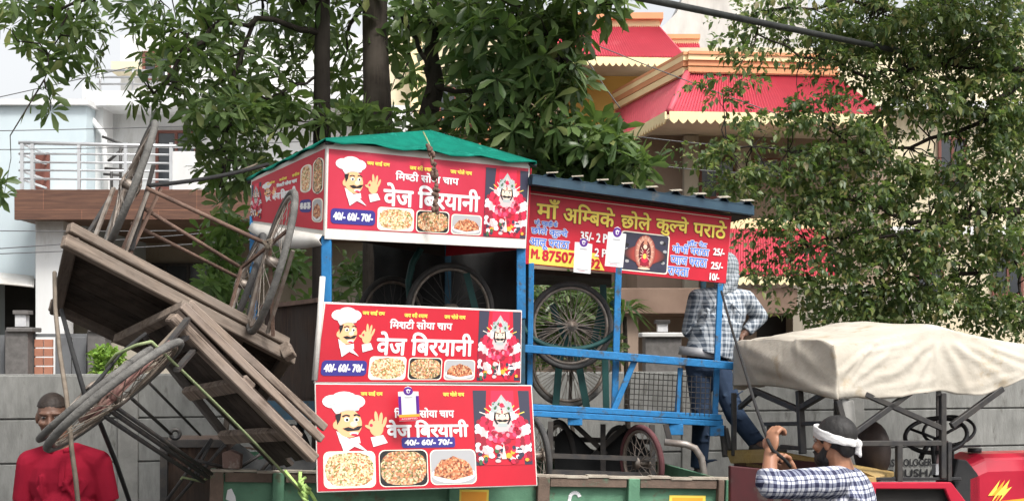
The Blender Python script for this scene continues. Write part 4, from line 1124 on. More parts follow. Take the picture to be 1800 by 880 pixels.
part(s2, 'rear_rail', MB().beam(P(940, 618, 10.5) + rdep * .95, P(1268, 640, 10.92) + rdep * .95, .04, .04), M['blue_dull'])
part(s2, 'brace', MB().beam(P(1116, 632, 10.74), P(1078, 722, 10.72), .045, .03, (0, 1, 0)), M['blue_paint'], bevel=.004)
part(s2, 'post', MB().beam(P(1196, 646, 10.86), P(1190, 728, 10.86), .04, .03, (0, 1, 0)), M['blue_paint'], bevel=.004)
for px, py in ((1011, 733), (1189, 750), (1261, 752)): part(s2, 'foot', MB().box(P(px - 13, py + 14, 10.5 + (px - 920) / 346 * .42), (.11, 0, 0), (0, .05, 0), (0, 0, .085)), M['blue_paint'], bevel=.004)
b = MB()
for k in range(19): b.tube([P(1100 + k * 8.3, 652 + k * .5, 10.84), P(1097 + k * 8.3, 722 + k * .55, 10.84)], .0032, 4, 0, cap=False)
for k in range(8): b.tube([P(1098, 654 + k * 9.3, 10.845), P(1250, 663 + k * 9.3, 10.93)], .0032, 4, 0, cap=False)
part(s2, 'wire_basket', b, M['iron'])
wheel_px(s2, 1128, 812, 10.75, 67, 96, .55, -1, m='tyre_red'); wheel_px(s2, 942, 800, 10.45, 70, 97, .34, -1, m='tyre')
wheel_px(s2, 1090, 808, 11.55, 62, 92, .5, -1); wheel_px(s2, 985, 800, 11.4, 64, 95, .4, -1)
b = MB(); b.beam(P(966, 800, 10.55), P(1148, 806, 10.75), .035, .035); b.beam(P(966, 830, 10.55), P(1148, 836, 10.75), .05, .05); part(s2, 'axle_beam', b, M['iron'])
for (x0, y0, x1, y1, Y) in ((968, 740, 966, 845, 10.55), (1146, 746, 1148, 845, 10.75), (1010, 745, 1100, 830, 11.2), (1100, 748, 1010, 830, 11.2), (1060, 745, 1060, 840, 11.0), (966, 770, 1146, 776, 11.3), (1170, 745, 1178, 775, 10.8)): part(s2, 'undercarriage_bar', MB().beam(P(x0, y0, Y), P(x1, y1, Y), .04, .04, (0, 1, 0)), M['iron'])
b = MB(); b.tube([P(1168, 776, 10.3), P(1205, 780, 10.3), P(1222, 787, 10.3), P(1233, 804, 10.3), P(1238, 832, 10.3), P(1238, 846, 10.3)], .026, 10); part(s2, 'push_handle', b, M['pipe'])

# overturned handcart riding inside the frames
ic = thing('upturned_handcart', P(1000, 720, 11.2), 'upturned handcart with teal forks and spoked wheels, wedged inside the blue stall frame', 'handcart')
wheel_px(ic, 1003, 572, 10.95, 78, 90, .97, 1, m='tyre', spokes=60, hub=.02)
wheel_px(ic, 1000, 640, 11.2, 76, 90, .96, 1, m='tyre_dusty', spokes=60, hub=.02)
b = MB(); c = P(1003, 560, 10.88); rr = 86 / F * 10.9
b.tube([c + V((rr * math.cos(R(k)), 0, rr * math.sin(R(k)) * .62)) for k in range(-185, 45, 10)], [.02] * 23, 8); part(ic, 'mudguard', b, M['teal_paint'])
b = MB()
for x0, y0, x1, y1, w in ((970, 535, 1000, 610, .05), (1060, 525, 1040, 620, .05), (985, 612, 975, 735, .055), (1012, 612, 1035, 735, .055), (1060, 500, 1066, 730, .05), (940, 606, 1075, 616, .05)): b.beam(P(x0, y0, 11.08), P(x1, y1, 11.12), w, .04, (0, 1, 0))
part(ic, 'fork_frame', b, M['teal_paint'])
b = MB(); b.prism([P(930, 480, 11.5), P(1075, 490, 11.5), P(1075, 505, 12.0), P(930, 500, 12.0)], (0, 0, .04)); part(ic, 'deck', b, M['plank_dark'])
ic2 = thing('upturned_handcart', P(760, 690, 10.9), 'dark upturned handcart whose wheel rim arcs in shadow above the middle biryani board', 'handcart')
wheel_px(ic2, 792, 545, 10.75, 84, 90, .93, 1, m='tyre', spokes=30, spoke_m='iron')
wheel_px(ic2, 690, 560, 11.1, 76, 90, .8, 1, m='tyre', spokes=30, spoke_m='iron')
b = MB(); c = P(735, 520, 10.7); b.tube([P(740, 436, 10.7), P(725, 462, 10.7), P(718, 495, 10.7), P(722, 540, 10.7), P(735, 580, 10.7)], .026, 8); b.beam(P(820, 480, 10.8), P(850, 600, 10.8), .05); part(ic2, 'fork_frame', b, M['teal_paint'])
b = MB(); b.prism([P(600, 600, 10.6), P(880, 620, 11.0), P(880, 600, 11.6), P(600, 590, 11.4)], (0, 0, .05)); part(ic2, 'deck', b, M['plank_dark'])

# ------------------------------------------------------------------ wooden handcarts overhanging the tail
def wood_dir(name, d, c, c2, c3, rough=.88):
    t = NT(name); d = V(d).normalized()
    dt = t.n('ShaderNodeVectorMath', operation='DOT_PRODUCT'); t.l(t.tc.outputs['Object'], dt.inputs[0]); dt.inputs[1].default_value = d
    sc_ = t.n('ShaderNodeVectorMath', operation='SCALE'); sc_.inputs[0].default_value = d * .93; t.l(dt.outputs['Value'], sc_.inputs['Scale'])
    sb_ = t.n('ShaderNodeVectorMath', operation='SUBTRACT'); t.l(t.tc.outputs['Object'], sb_.inputs[0]); t.l(sc_.outputs[0], sb_.inputs[1])
    a = t.noise(sb_.outputs[0], 34, 8, .7, .3); b2 = t.noise(t.tc.outputs['Object'], 5.0, 6, .65)
    g = t.n('ShaderNodeNewGeometry')
    r = t.mix(t.ramp(b2, [(.4, (0, 0, 0, 1)), (.68, (1, 1, 1, 1))]), t.ramp(a, [(.36, c), (.62, c2)]), c3)
    r = t.mix(.55, r, t.ramp(g.outputs['Random Per Island'], [(0, (.55, .55, .55, 1)), (1, (1.25, 1.2, 1.15, 1))]), 'MULTIPLY')
    t.bump(a, .55, .006)
    return t.out(r, rough, 0, .15)
def deck(mb, A, u, w, n, th, planks, gap=.008, mi=0):
    """planks along u side by side along w, thickness th along n"""
    rg = random.Random(len(mb.v) + planks)
    wu = w.normalized(); W_ = w.length / planks
    for k in range(planks):
        e0, e1 = rg.uniform(-.03, .02), rg.uniform(-.04, .05)
        mb.box(A + wu * (k * W_ + gap / 2) + u.normalized() * e0 + n * rg.uniform(-.003, .003), u + u.normalized() * (e1 - e0), wu * (W_ - gap), n * th, mi)
A, B_, D_ = P(122, 418, 7.6), P(513, 622, 8.75), P(96, 536, 8.4)
u, w = B_ - A, D_ - A; n = u.cross(w).normalized(); n = n if n.y < 0 else -n
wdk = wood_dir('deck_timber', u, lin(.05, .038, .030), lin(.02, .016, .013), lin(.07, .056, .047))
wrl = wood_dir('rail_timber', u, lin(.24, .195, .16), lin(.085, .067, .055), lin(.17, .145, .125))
wrx = wood_dir('cross_timber', w, lin(.14, .11, .092), lin(.06, .048, .04), lin(.11, .092, .08))
hA = thing('wooden_handcart', V((-2.0, 8.6, 0)), 'upper weathered wooden handcart tipped on edge with its two spoked wheels in the air', 'handcart', 'wooden handcarts')
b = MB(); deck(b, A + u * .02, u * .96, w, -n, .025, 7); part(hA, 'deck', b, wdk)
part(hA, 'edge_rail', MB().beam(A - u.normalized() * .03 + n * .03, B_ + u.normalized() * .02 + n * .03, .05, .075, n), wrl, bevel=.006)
part(hA, 'edge_rail', MB().beam(A - u.normalized() * .02 - n * .055, B_ - u.normalized() * .05 - n * .055, .05, .06, n), wrl, bevel=.006)
part(hA, 'edge_rail', MB().beam(D_ - u.normalized() * .02, D_ + u, .06, .08, n), wrx, bevel=.006)
part(hA, 'end_rail', MB().beam(A + n * .02 + u * .012, D_ + n * .02 + u * .012, .07, .09, n), wrx, bevel=.008)
part(hA, 'end_rail', MB().beam(B_ - u * .02 + n * .02, B_ + w - u * .02 + n * .02, .07, .09, n), wrx, bevel=.008)
part(hA, 'cross_beam', MB().beam(P(330, 538, 7.95), P(208, 598, 8.42), .075, .06, n), wrl, bevel=.008)
part(hA, 'cross_beam', MB().beam(A + u * .75 + n * .03, A + u * .75 + w + n * .03, .07, .06, n), wrx, bevel=.008)
part(hA, 'rail_end_block', MB().beam(P(496, 622, 8.66), P(514, 612, 8.66), .07, .1, n), wrl, bevel=.006)
wheel_px(hA, 229, 326, 8.15, 124, 68.5, .055, -1, m='tyre_dusty', spokes=36, tw=.021)
wheel_px(hA, 478, 460, 8.35, 134, 73, .125, -1, m='tyre_dusty', spokes=36, tw=.021)
wheel_px(hA, 430, 500, 8.75, 98, 70, .09, -1, m='tyre', spokes=28, tw=.021)
for pts_, r_ in (([P(256, 330, 8.1), P(472, 430, 8.3)], .013), ([P(246, 362, 8.2), P(420, 468, 8.5)], .012), ([P(230, 392, 8.25), P(420, 488, 8.6)], .011)):
    part(hA, 'axle_rod', MB().tube(pts_, r_, 8), M['rust'])
for x0, y0, x1, y1, Y0, Y1, m_ in ((264, 325, 220, 445, 8.12, 8.0, 'rim_steel'), (200, 330, 164, 424, 8.1, 7.9, 'rim_steel'), (262, 335, 215, 440, 8.2, 8.05, 'rust'), (283, 330, 228, 448, 8.25, 8.1, 'rust'), (270, 290, 232, 440, 8.3, 8.1, 'iron'), (472, 430, 438, 560, 8.3, 8.35, 'rim_steel'), (474, 432, 480, 590, 8.32, 8.5, 'rust'), (505, 405, 425, 470, 8.25, 8.5, 'rust'), (425, 468, 404, 545, 8.5, 8.45, 'rust'), (515, 440, 470, 585, 8.3, 8.5, 'rim_steel'), (192, 350, 150, 418, 8.2, 7.9, 'iron')):
    part(hA, 'axle_strut', MB().beam(P(x0, y0, Y0), P(x1, y1, Y1), .022, .014), M[m_])
b = MB(); rg = random.Random(3)
for k in range(9): b.tube([P(472, 430, 8.3) + V((rg.uniform(-.03, .03), -.03, rg.uniform(-.03, .03))) for _ in range(4)], .008, 5)
part(hA, 'hub_binding', b, M['rope_brown'])

A2, B2, D2 = P(312, 552, 7.85), P(552, 800, 8.35), P(262, 590, 8.55)
u2, w2 = B2 - A2, D2 - A2; n2 = u2.cross(w2).normalized(); n2 = n2 if n2.y < 0 else -n2
wdk2 = wood_dir('deck_timber_b', u2, lin(.055, .042, .034), lin(.022, .018, .015), lin(.075, .06, .052))
wrl2 = wood_dir('rail_timber_b', u2, lin(.30, .24, .195), lin(.075, .058, .048), lin(.23, .19, .165))
hB = thing('wooden_handcart', V((-1.7, 8.5, 0)), 'lower wooden handcart sloping down to the trailer, its wheels hanging out on the left', 'handcart', 'wooden handcarts')
b = MB(); deck(b, A2, u2, w2 * 1.15, -n2, .025, 7); part(hB, 'deck', b, wdk2)
part(hB, 'edge_rail', MB().beam(P(300, 556, 7.8), P(551, 806, 8.3), .10, .06, n2), wrl2, bevel=.008)
part(hB, 'edge_rail', MB().beam(P(320, 536, 7.9), P(566, 772, 8.4), .035, .05, n2), wrl2, bevel=.006)
part(hB, 'edge_rail', MB().beam(P(330, 532, 7.98), P(572, 752, 8.5), .03, .05, n2), wrl2, bevel=.006)
part(hB, 'edge_rail', MB().beam(P(258, 590, 8.6), P(400, 770, 9.0), .05, .05, n2), wood_dir('rail_timber_c', u2, lin(.16, .15, .14), lin(.09, .08, .075), lin(.13, .12, .115)), bevel=.006)
for x0, y0, x1, y1, Y0, Y1 in ((438, 672, 330, 692, 8.1, 8.65), (522, 760, 392, 768, 8.3, 8.95)): part(hB, 'cross_beam', MB().beam(P(x0, y0, Y0), P(x1, y1, Y1), .09, .05, n2), wrl2, bevel=.008)
wheel_px(hB, 202, 694, 7.05, 152, 40.5, .115, 1, m='tyre_dusty', spokes=40, tw=.021, spoke_m='rope_brown')
wheel_px(hB, 168, 692, 7.3, 128, 41, .045, 1, m='tyre_dusty', spokes=36, tw=.019)
part(hB, 'axle_rod', MB().tube([P(205, 694, 7.0), P(166, 688, 7.4), P(330, 620, 8.2)], .012, 8), M['rust'])
for x0, y0, x1, y1, Y0, Y1, m_ in ((150, 735, 300, 605, 7.05, 7.5, 'rust'), (190, 705, 320, 570, 7.2, 7.8, 'rope_brown'), (240, 645, 340, 585, 7.2, 7.9, 'black_steel'), (290, 610, 330, 560, 7.2, 7.8, 'iron'), (310, 650, 345, 610, 7.2, 8.0, 'iron')):
    part(hB, 'axle_strut', MB().beam(P(x0, y0, Y0), P(x1, y1, Y1), .03, .02), M[m_])
for x0, y0, x1, y1, Y0, Y1, r_ in ((196, 722, 366, 838, 7.2, 8.9, .014), (205, 716, 372, 832, 7.2, 8.9, .012), (186, 732, 358, 846, 7.2, 8.9, .013), (232, 700, 300, 762, 7.6, 8.8, .010), (258, 668, 352, 764, 7.9, 8.9, .008)):
    part(hB, 'shaft_rod', MB().tube([P(x0, y0, Y0), P(x1, y1, Y1)], r_, 8), M['iron'])
b = MB(); rg = random.Random(6)
for k in range(5): b.tube([P(150 + k * 9, 742 - k * 7, 6.99), P(190 + rg.uniform(-8, 8), 702 + rg.uniform(-8, 8), 6.97), P(250 + k * 6 + rg.uniform(-8, 8), 652 - k * 8, 7.03)], .009, 5)
b.tube([P(140, 740, 6.98), P(196, 700, 6.97), P(240, 650, 7.0), P(300, 600, 7.1)], .012, 5); b.tube([P(198, 702, 6.97), P(215, 664, 7.0), P(262, 630, 7.05)], .02, 6)
part(hB, 'knotted_rag', b, mat('rag_maroon', lin(.16, .07, .065), lin(.24, .16, .13), scale=20, rough=.95))

cr = thing('dark_crate', P(345, 900, 9.75), 'dark wooden crate behind the trailer tail under the lower handcart', 'crate')
b = MB(); a = P(283, 772, 9.6); c = P(398, 940, 9.6); b.box(V((a.x, 9.6, .6)), (c.x - a.x, 0, 0), (0, .5, 0), (0, 0, a.z - .6)); part(cr, 'box', b, M['box_wood'], bevel=.01)
b = MB(); b.box(V((a.x, 9.57, .6)), (.05, 0, 0), (0, .03, 0), (0, 0, a.z - .6 + .02)); b.box(V((a.x + .05, 9.57, a.z - .05)), (c.x - a.x - .05, 0, 0), (0, .03, 0), (0, 0, .05)); part(cr, 'corner_iron', b, M['iron'])
b = MB(); b.ring(P(308, 762, 9.5), (.3, -1, 0), .03, .014, 20, 8); part(cr, 'handle', b, M['black_steel'])
crs = thing('crate_stand', (P(345, 900, 9.75).x, 9.8, 0), 'rusty iron stand under the dark crate', 'stand')
b = MB()
for dx in (0, c.x - a.x - .05): b.box(V((a.x + dx, 9.62, 0)), (.05, 0, 0), (0, .05, 0), (0, 0, .6)); b.box(V((a.x + dx, 10.0, 0)), (.05, 0, 0), (0, .05, 0), (0, 0, .6))
b.box(V((a.x, 9.62, .56)), (c.x - a.x, 0, 0), (0, .43, 0), (0, 0, .036)); part(crs, 'frame', b, M['iron'])
tv = thing('scrap_frame', P(440, 830, 9.4), 'heap of bent grey pipes and dark tarpaulin in the tail of the trailer', 'scrap')
for x0, y0, x1, y1, Y0, Y1 in ((292, 880, 372, 770, 9.1, 9.2), (305, 884, 400, 775, 9.15, 9.25), (336, 848, 372, 772, 9.1, 9.2), (345, 808, 392, 820, 9.05, 9.1), (420, 822, 470, 790, 9.2, 9.3), (460, 826, 500, 778, 9.3, 9.4), (480, 826, 492, 775, 9.3, 9.4)):
    part(tv, 'bent_pipe', MB().tube([P(x0, y0, Y0), P(x1, y1, Y1)], .012, 6), M['iron'])
g = []; rg = random.Random(9)
for i in range(9):
    g.append([P(402 + j * 13 + rg.uniform(-3, 3), 836 - 62 * math.sin(math.pi * (i + .6) / 9.5) * (.7 + .3 * math.sin(j * 1.1)) + rg.uniform(-5, 5), 9.35 + i * .09) for j in range(13)])
b = MB(); b.grid(g); part(tv, 'tarpaulin', b, M['tarp'], sub=1)
ws = thing('wooden_stub', P(405, 822, 9.03), 'short reddish wooden stub standing on the rear corner of the green trailer', 'post')
b = MB(); b.prism([P(391, 822, 8.98), P(390, 795, 8.98), P(404, 790, 8.98), P(423, 799, 8.98), P(421, 824, 8.98)], (0, .09, 0)); part(ws, 'stub', b, mat('stub_wood', lin(.20, .13, .11), lin(.13, .085, .07), scale=14, rough=.9, bump=.4, c3=lin(.3, .25, .22), s3=8, t3=.55), bevel=.005)

# ------------------------------------------------------------------ ropes and straps
def rope(name, pts, r, m, label, cat='rope', extra=None):
    t = thing(name, pts[-1], label, cat)
    part(t, 'cord', MB().tube(pts, r, 6), M[m])
    return t
def sagline(a, b, sag, n=10):
    return [a.lerp(b, k / n) - V((0, 0, sag * 4 * (k / n) * (1 - k / n))) for k in range(n + 1)]
rp = rope('tie_rope', sagline(P(266, 600, 7.0), P(528, 862, 8.8), -.015, 12), .008, 'rope_green', 'pale green tie rope running from the hanging wheel down to the trailer rim')
part(rp, 'cord_tail', MB().tube([P(266, 600, 7.0), P(240, 606, 7.02), P(205, 622, 7.1), P(186, 645, 7.2)], .009, 6), M['rope_green'])
b = MB(); rg = random.Random(2)
for k in range(7): b.tube([P(529 + rg.uniform(-9, 9), 836 + k * 5 + rg.uniform(-3, 3), 8.85), P(535 + rg.uniform(-10, 8), 846 + k * 5, 8.80), P(540 + rg.uniform(-6, 14), 852 + k * 6 + rg.uniform(-8, 8), 8.83)], .011, 6)
for q in (((500, 826), (520, 850), (528, 862)), ((528, 828), (527, 845), (530, 862)), ((535, 850), (548, 868), (556, 882)), ((530, 855), (536, 872), (544, 890))): b.tube([P(x, y, 8.84) for x, y in q], .012, 6)
part(rp, 'knot', b, M['rope_lime'])
rope('hanging_rope', [P(96, 478, 7.75), P(97, 540, 7.6), P(105, 620, 7.35), P(116, 690, 7.0), P(122, 740, 6.95), P(126, 790, 6.95), P(133, 840, 6.95), P(142, 930, 6.95)], .012, 'rope_brown', 'brown rope hanging from the upper handcart past the man in red')
rope('tie_strap', [P(108, 545, 7.9), P(128, 620, 7.4), P(150, 696, 7.15), P(175, 740, 7.5), P(205, 815, 8.0), P(236, 905, 8.4)], .013, 'rope_black', 'black strap stretched past the lower cart wheel towards the ground', 'strap')
rope('tie_strap', [P(148, 698, 7.0), P(180, 660, 7.1), P(212, 620, 7.2), P(256, 586, 7.4)], .010, 'rope_black', 'short black strap knotted at the hub of the hanging wheel', 'strap')
rope('lashing_rope', sagline(P(262, 326, 8.1), P(470, 289, 9.9), .02), .014, 'rope_black', 'thick black lashing rope from the top cart wheel to the stall eave')
rope('lashing_rope', sagline(P(330, 320, 9.0), P(452, 288, 9.95), .02), .007, 'rope_brown', 'thin slack grey rope just under the black lashing rope')
rope('lashing_rope', sagline(P(290, 505, 8.3), P(434, 556, 8.6), .0), .009, 'rope_brown', 'thin cord running along the upper handcart deck edge to the middle wheel')
rope('net_tie', [P(370, 838, 8.96), P(352, 845, 8.9), P(320, 838, 8.8), P(318, 842, 8.8)], .008, 'rope_green', 'short pale tie looped from the trailer corner round the iron rods')

# ------------------------------------------------------------------ tractor
tf = V((math.cos(R(16)), math.sin(R(16)), 0)); tl = V((-tf.y, tf.x, 0))
N0 = V((P(1470, 600, 9.3).x, 9.3, 0))
def G(px, py, b=0.0):
    """point of the tractor's long vertical plane, b metres in from its near side, seen at a pixel"""
    o = N0 + tl * b; k = (px - CX) / F
    a = (k * o.y - o.x) / (tf.x - k * tf.y)
    return P(px, py, o.y + a * tf.y)
def Gr(px, py, a=0.0):
    """point of the rear cross plane, a metres forward"""
    o = N0 + tf * a; k = (px - CX) / F
    b = (k * o.y - o.x) / (tl.x - k * tl.y)
    return P(px, py, o.y + b * tl.y)
def L3(a, b, z): return N0 + tf * a + tl * b + V((0, 0, z))
tk = thing('tractor', L3(1.2, .8, 0), 'red farm tractor with a black tube frame and yellow plank seat under the canvas canopy', 'tractor')
bars = [('near', (1657, 690), (1657, 840), .05), ('near', (1500, 762), (1602, 688), .045), ('near', (1520, 692), (1655, 752), .045), ('near', (1672, 748), (1762, 682), .05), ('near', (1462, 779), (1655, 778), .045),
        ('near', (1580, 780), (1580, 845), .05), ('near', (1472, 702), (1490, 770), .05), ('near', (1668, 776), (1668, 845), .04)]
for w_, p, q, r_ in bars: part(tk, 'canopy_frame_bar', MB().beam(G(*p), G(*q), r_ * .8, r_ * .8, tl), M['black_steel'], bevel=.004)
for p, q, r_ in (((1405, 686), (1411, 797), .045), ((1322, 684), (1403, 719), .04), ((1403, 719), (1462, 684), .04), ((1300, 716), (1332, 688), .035), ((1340, 745), (1455, 743), .03), ((1352, 746), (1352, 765), .03), ((1374, 784), (1412, 788), .03), ((1270, 748), (1276, 802), .045), ((1276, 752), (1284, 790), .03), ((1290, 690), (1290, 800), .035)):
    part(tk, 'canopy_frame_bar', MB().beam(Gr(*p), Gr(*q), r_, r_, tf), M['black_steel'], bevel=.004)
for p, q in ((G(1470, 690, 1.55), G(1470, 800, 1.55)), (G(1650, 690, 1.55), G(1650, 800, 1.55)), (G(1480, 640, .12), G(1480, 640, 1.4)), (G(1650, 690, .0), G(1650, 690, 1.55)), (G(1655, 790, 0), G(1655, 790, 1.55))):
    part(tk, 'canopy_frame_bar', MB().beam(p, q, .035, .035), M['black_steel'])
# hood, dash, body
zh = lambda py, Y: CZ - (py - HY) / F * Y
h0 = G(1706, 812, .4)
b = MB(); zt_ = h0.z
prof = [(0, .0), (.06, .02), (.14, .05), (1.0, .05), (1.55, .0), (1.75, -.06)]
secs = []
for a_, dz in prof:
    o = h0 + tf * a_ + V((0, 0, dz)); row = []
    for y_, z_ in ((0, -.62), (0, -.12), (.03, -.03), (.10, 0), (.34, 0), (.41, -.03), (.44, -.12), (.44, -.62)): row.append(o + tl * y_ + V((0, 0, z_ - (dz if z_ < -.5 else 0))))
    secs.append(row)
b.grid(secs, smooth=False); b.add(secs[-1], [tuple(range(8))]); b.add(secs[0], [tuple(range(8))[::-1]])
hd = part(tk, 'hood', b, M['tractor_red'], bevel=.012)
fl = Flat(Panel(h0 + tf * .12, h0 + tf * 1.3, h0 + tf * 1.3 - V((0, 0, .5)), h0 + tf * .12 - V((0, 0, .5))), 118, 50, .006)
for k in range(3): fl.poly([(2 + k * 3, 24), (12 + k * 4, 13), (9 + k * 4, 20), (16 + k * 3, 18), (4 + k * 3, 30), (8 + k * 3, 24)], ('yellow', 'orange', 'yellow')[k], .3 * k)
fl.line([(0, 30), (60, 26), (110, 24)], 2, 'orange', 1)
fl.build(hd, 'flame_decal')
b = MB(); b.tube([h0 + tf * .17 + tl * .2 + V((0, 0, .055)), h0 + tf * .17 + tl * .2 + V((0, 0, .085))], .05, 14); part(hd, 'filler_cap', b, M['black_plastic'])
b = MB(); b.tube([G(1835, 800, .3) + V((0, 0, -.2)), G(1835, 800, .3) + V((0, 0, .5))], .03, 10); part(tk, 'exhaust', b, M['iron'])
b = MB(); b.prism([G(1684, 806, .4), G(1700, 808, .4), G(1724, 838, .4), G(1724, 905, .4), G(1690, 905, .4), G(1676, 845, .4)], tl * .22); part(tk, 'dashboard', b, M['black_plastic'], bevel=.008)
b = MB(); b.box(L3(-.1, .35, .55), tf * 2.6, tl * .9, (0, 0, .33)); part(tk, 'chassis', b, M['iron'], bevel=.01)
# near fender with dark opening
e0 = .0
fpts = [G(1528, 846), G(1668, 846), G(1716, 908), G(1716, 960), G(1700, 960), G(1657, 858), G(1536, 858), G(1536, 960), G(1520, 960), G(1520, 852)]
part(tk, 'fender', MB().prism(fpts, tl * .05 - tl * .08), M['tractor_red'], bevel=.006)
part(tk, 'fender_top', MB().prism([G(1500, 838), G(1690, 838), G(1690, 838, .38), G(1500, 838, .38)], (0, 0, -.022)), M['black_plastic'], bevel=.004)
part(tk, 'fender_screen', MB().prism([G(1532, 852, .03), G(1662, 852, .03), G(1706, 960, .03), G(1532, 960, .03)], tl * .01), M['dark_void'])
part(tk, 'side_plate', MB().prism([G(1284, 818, .25), G(1500, 838, .25), G(1500, 980, .25), G(1284, 980, .25)], tl * .04), M['tractor_red_shaded'], bevel=.006)
part(tk, 'rear_plate', MB().prism([Gr(1290, 800), Gr(1440, 812), Gr(1440, 980), Gr(1290, 980)], tf * .03), M['tractor_red_shaded'])
for a_, b_, z_, Rr, wd_ in ((.45, -.12, .46, .42, .14), (.45, 1.72, .46, .42, .14), (2.35, .15, .36, .27, .09), (2.35, 1.45, .36, .27, .09)):
    b = MB(); b.ring(L3(a_, b_, z_), tl, Rr - wd_ * .6, wd_ * .75, 44, 10, 0, 1.3); w_ = part(tk, 'wheel', b, M['tyre'])
    b = MB(); b.tube([L3(a_, b_ - .06, z_), L3(a_, b_ + .06, z_)], Rr * .62, 28); part(w_, 'rim', b, M['tractor_red'])
b = MB(); b.tube([L3(.45, -.1, .46), L3(.45, 1.7, .46)], .07, 10); b.tube([L3(2.35, .15, .36), L3(2.35, 1.45, .36)], .05, 10); part(tk, 'axle', b, M['iron'])
b = MB(); p, q = Gr(1278, 792), G(1440, 832, .1); pl_ = [p, Gr(1352, 786), G(1570, 828, .1), G(1555, 838, .02), G(1440, 838, .02), Gr(1362, 812), Gr(1284, 806)]
part(tk, 'plank_seat', MB().prism([Gr(1278, 790), Gr(1350, 789), G(1480, 812, .25), G(1572, 828, .2), G(1540, 838, .0), G(1478, 836, -.02), Gr(1352, 818), Gr(1284, 806)], (0, 0, -.035)), M['plank_yellow'], bevel=.004)
b = MB(); c = G(1533, 792, .35); b.ball(c, (.1, .19, .21), 18, 12, 0, (tf, tl, V((0, 0, 1)))); part(tk, 'seat_back', b, M['seat_brown'])
c = G(1645, 764, .55); nw = (V((0, 0, 1)) * .82 - tf * .35 - tl * .38).normalized()
b = MB(); b.ring(c, nw, .215, .016, 44, 8); b.ring(G(1668, 756, .6), nw, .18, .012, 40, 8)
x_, y_ = ortho(nw)
for k in range(3): b.tube([c - nw * .03, c + (x_ * math.cos(R(k * 120 + 20)) + y_ * math.sin(R(k * 120 + 20))) * .21], .011, 6)
b.tube([c - nw * .03, c - nw * .4], .022, 10); part(tk, 'steering_wheel', b, M['black_plastic'])
for pts_, r_ in (((G(1634, 776, .5), G(1622, 796, .5), G(1618, 806, .5)), .018), ((G(1723, 783, .5), G(1690, 784, .5), G(1675, 792, .5), G(1676, 830, .5)), .009), ((G(1640, 780, .4), G(1645, 838, .4)), .02), ((G(1652, 780, .45), G(1668, 838, .45)), .02)):
    part(tk, 'lever', MB().tube(list(pts_), r_, 8), M['black_plastic'])
b = MB(); c = G(1645, 834, .3); b.box(c, tf * .07, tl * .05, (0, 0, .075)); part(tk, 'gauge_box', b, M['lamp_glass'])
rgk = thing('hanging_rag', G(1660, 775, .4), 'grimy rag hung over the steering column of the red tractor', 'rag')
g = [[G(1644 + j * 5 + 2 * math.sin(i), 772 + i * 9 + (3 if j % 2 else 0), .4 - .03 * (j % 2)) for j in range(6)] for i in range(6)]
b = MB(); b.grid(g); part(rgk, 'cloth', b, mat('rag_grey', lin(.10, .08, .085), lin(.30, .2, .2), scale=12, rough=.95), solid=.006, sub=1)

# canvas canopy
cv = thing('canvas_canopy', L3(1.2, .8, 1.7), 'off-white canvas sheet drooping over the tractor frame', 'canopy')
pxs = [1462, 1500, 1550, 1600, 1650, 1700, 1750, 1800, 1850]
hem = [703, 702, 700, 692, 688, 692, 686, 668, 655]
shd = [601, 596, 589, 580, 572, 584, 595, 604, 610]
rows = []
for k, px in enumerate(pxs):
    hh, ss = G(px + (12 if k == 0 else 0), hem[k], -.02), G(px, ss_ if False else shd[k], .06)
    mid = hh.lerp(ss, .55) - tl * .03
    z = ss.z; pk = .03
    row = [hh, mid, ss.lerp(mid, .22) - tl * .015, ss - V((0, 0, .02)), ss + tl * .14 + V((0, 0, .012))]
    hump = (.03, .045, .055, .06, .02, .03, .03, .02, .01)[k]
    for b_, dz in ((.45, hump * .7), (.8, hump), (1.2, hump * .7), (1.55, -.02)): row.append(V((ss.x, ss.y, z + dz)) + tl * (b_ - .06))
    e_ = row[-1]; row += [e_ + tl * .05 - V((0, 0, .16)), e_ + tl * .05 - V((0, 0, .34))]
    rows.append(row)
def resample(g, nr, nc):
    def ev(arr, t):
        n = len(arr) - 1; i = min(int(t * n), n - 1); f = t * n - i
        p0, p1, p2, p3 = arr[max(i - 1, 0)], arr[i], arr[i + 1], arr[min(i + 2, n)]
        return (p1 * 2 + (p2 - p0) * f + (p0 * 2 - p1 * 5 + p2 * 4 - p3) * f * f + (p1 * 3 - p0 - p2 * 3 + p3) * f ** 3) * .5
    tmp = [[ev(r, j / (nc - 1)) for j in range(nc)] for r in g]
    return [[ev([tmp[k][j] for k in range(len(tmp))], i / (nr - 1)) for j in range(nc)] for i in range(nr)]
def segd(p, a, b):
    ap, ab = (p[0] - a[0], p[1] - a[1]), (b[0] - a[0], b[1] - a[1]); L = ab[0] ** 2 + ab[1] ** 2
    t = max(0, min(1, (ap[0] * ab[0] + ap[1] * ab[1]) / L)); return math.hypot(ap[0] - ab[0] * t, ap[1] - ab[1] * t), t
g = resample(rows, 170, 96)
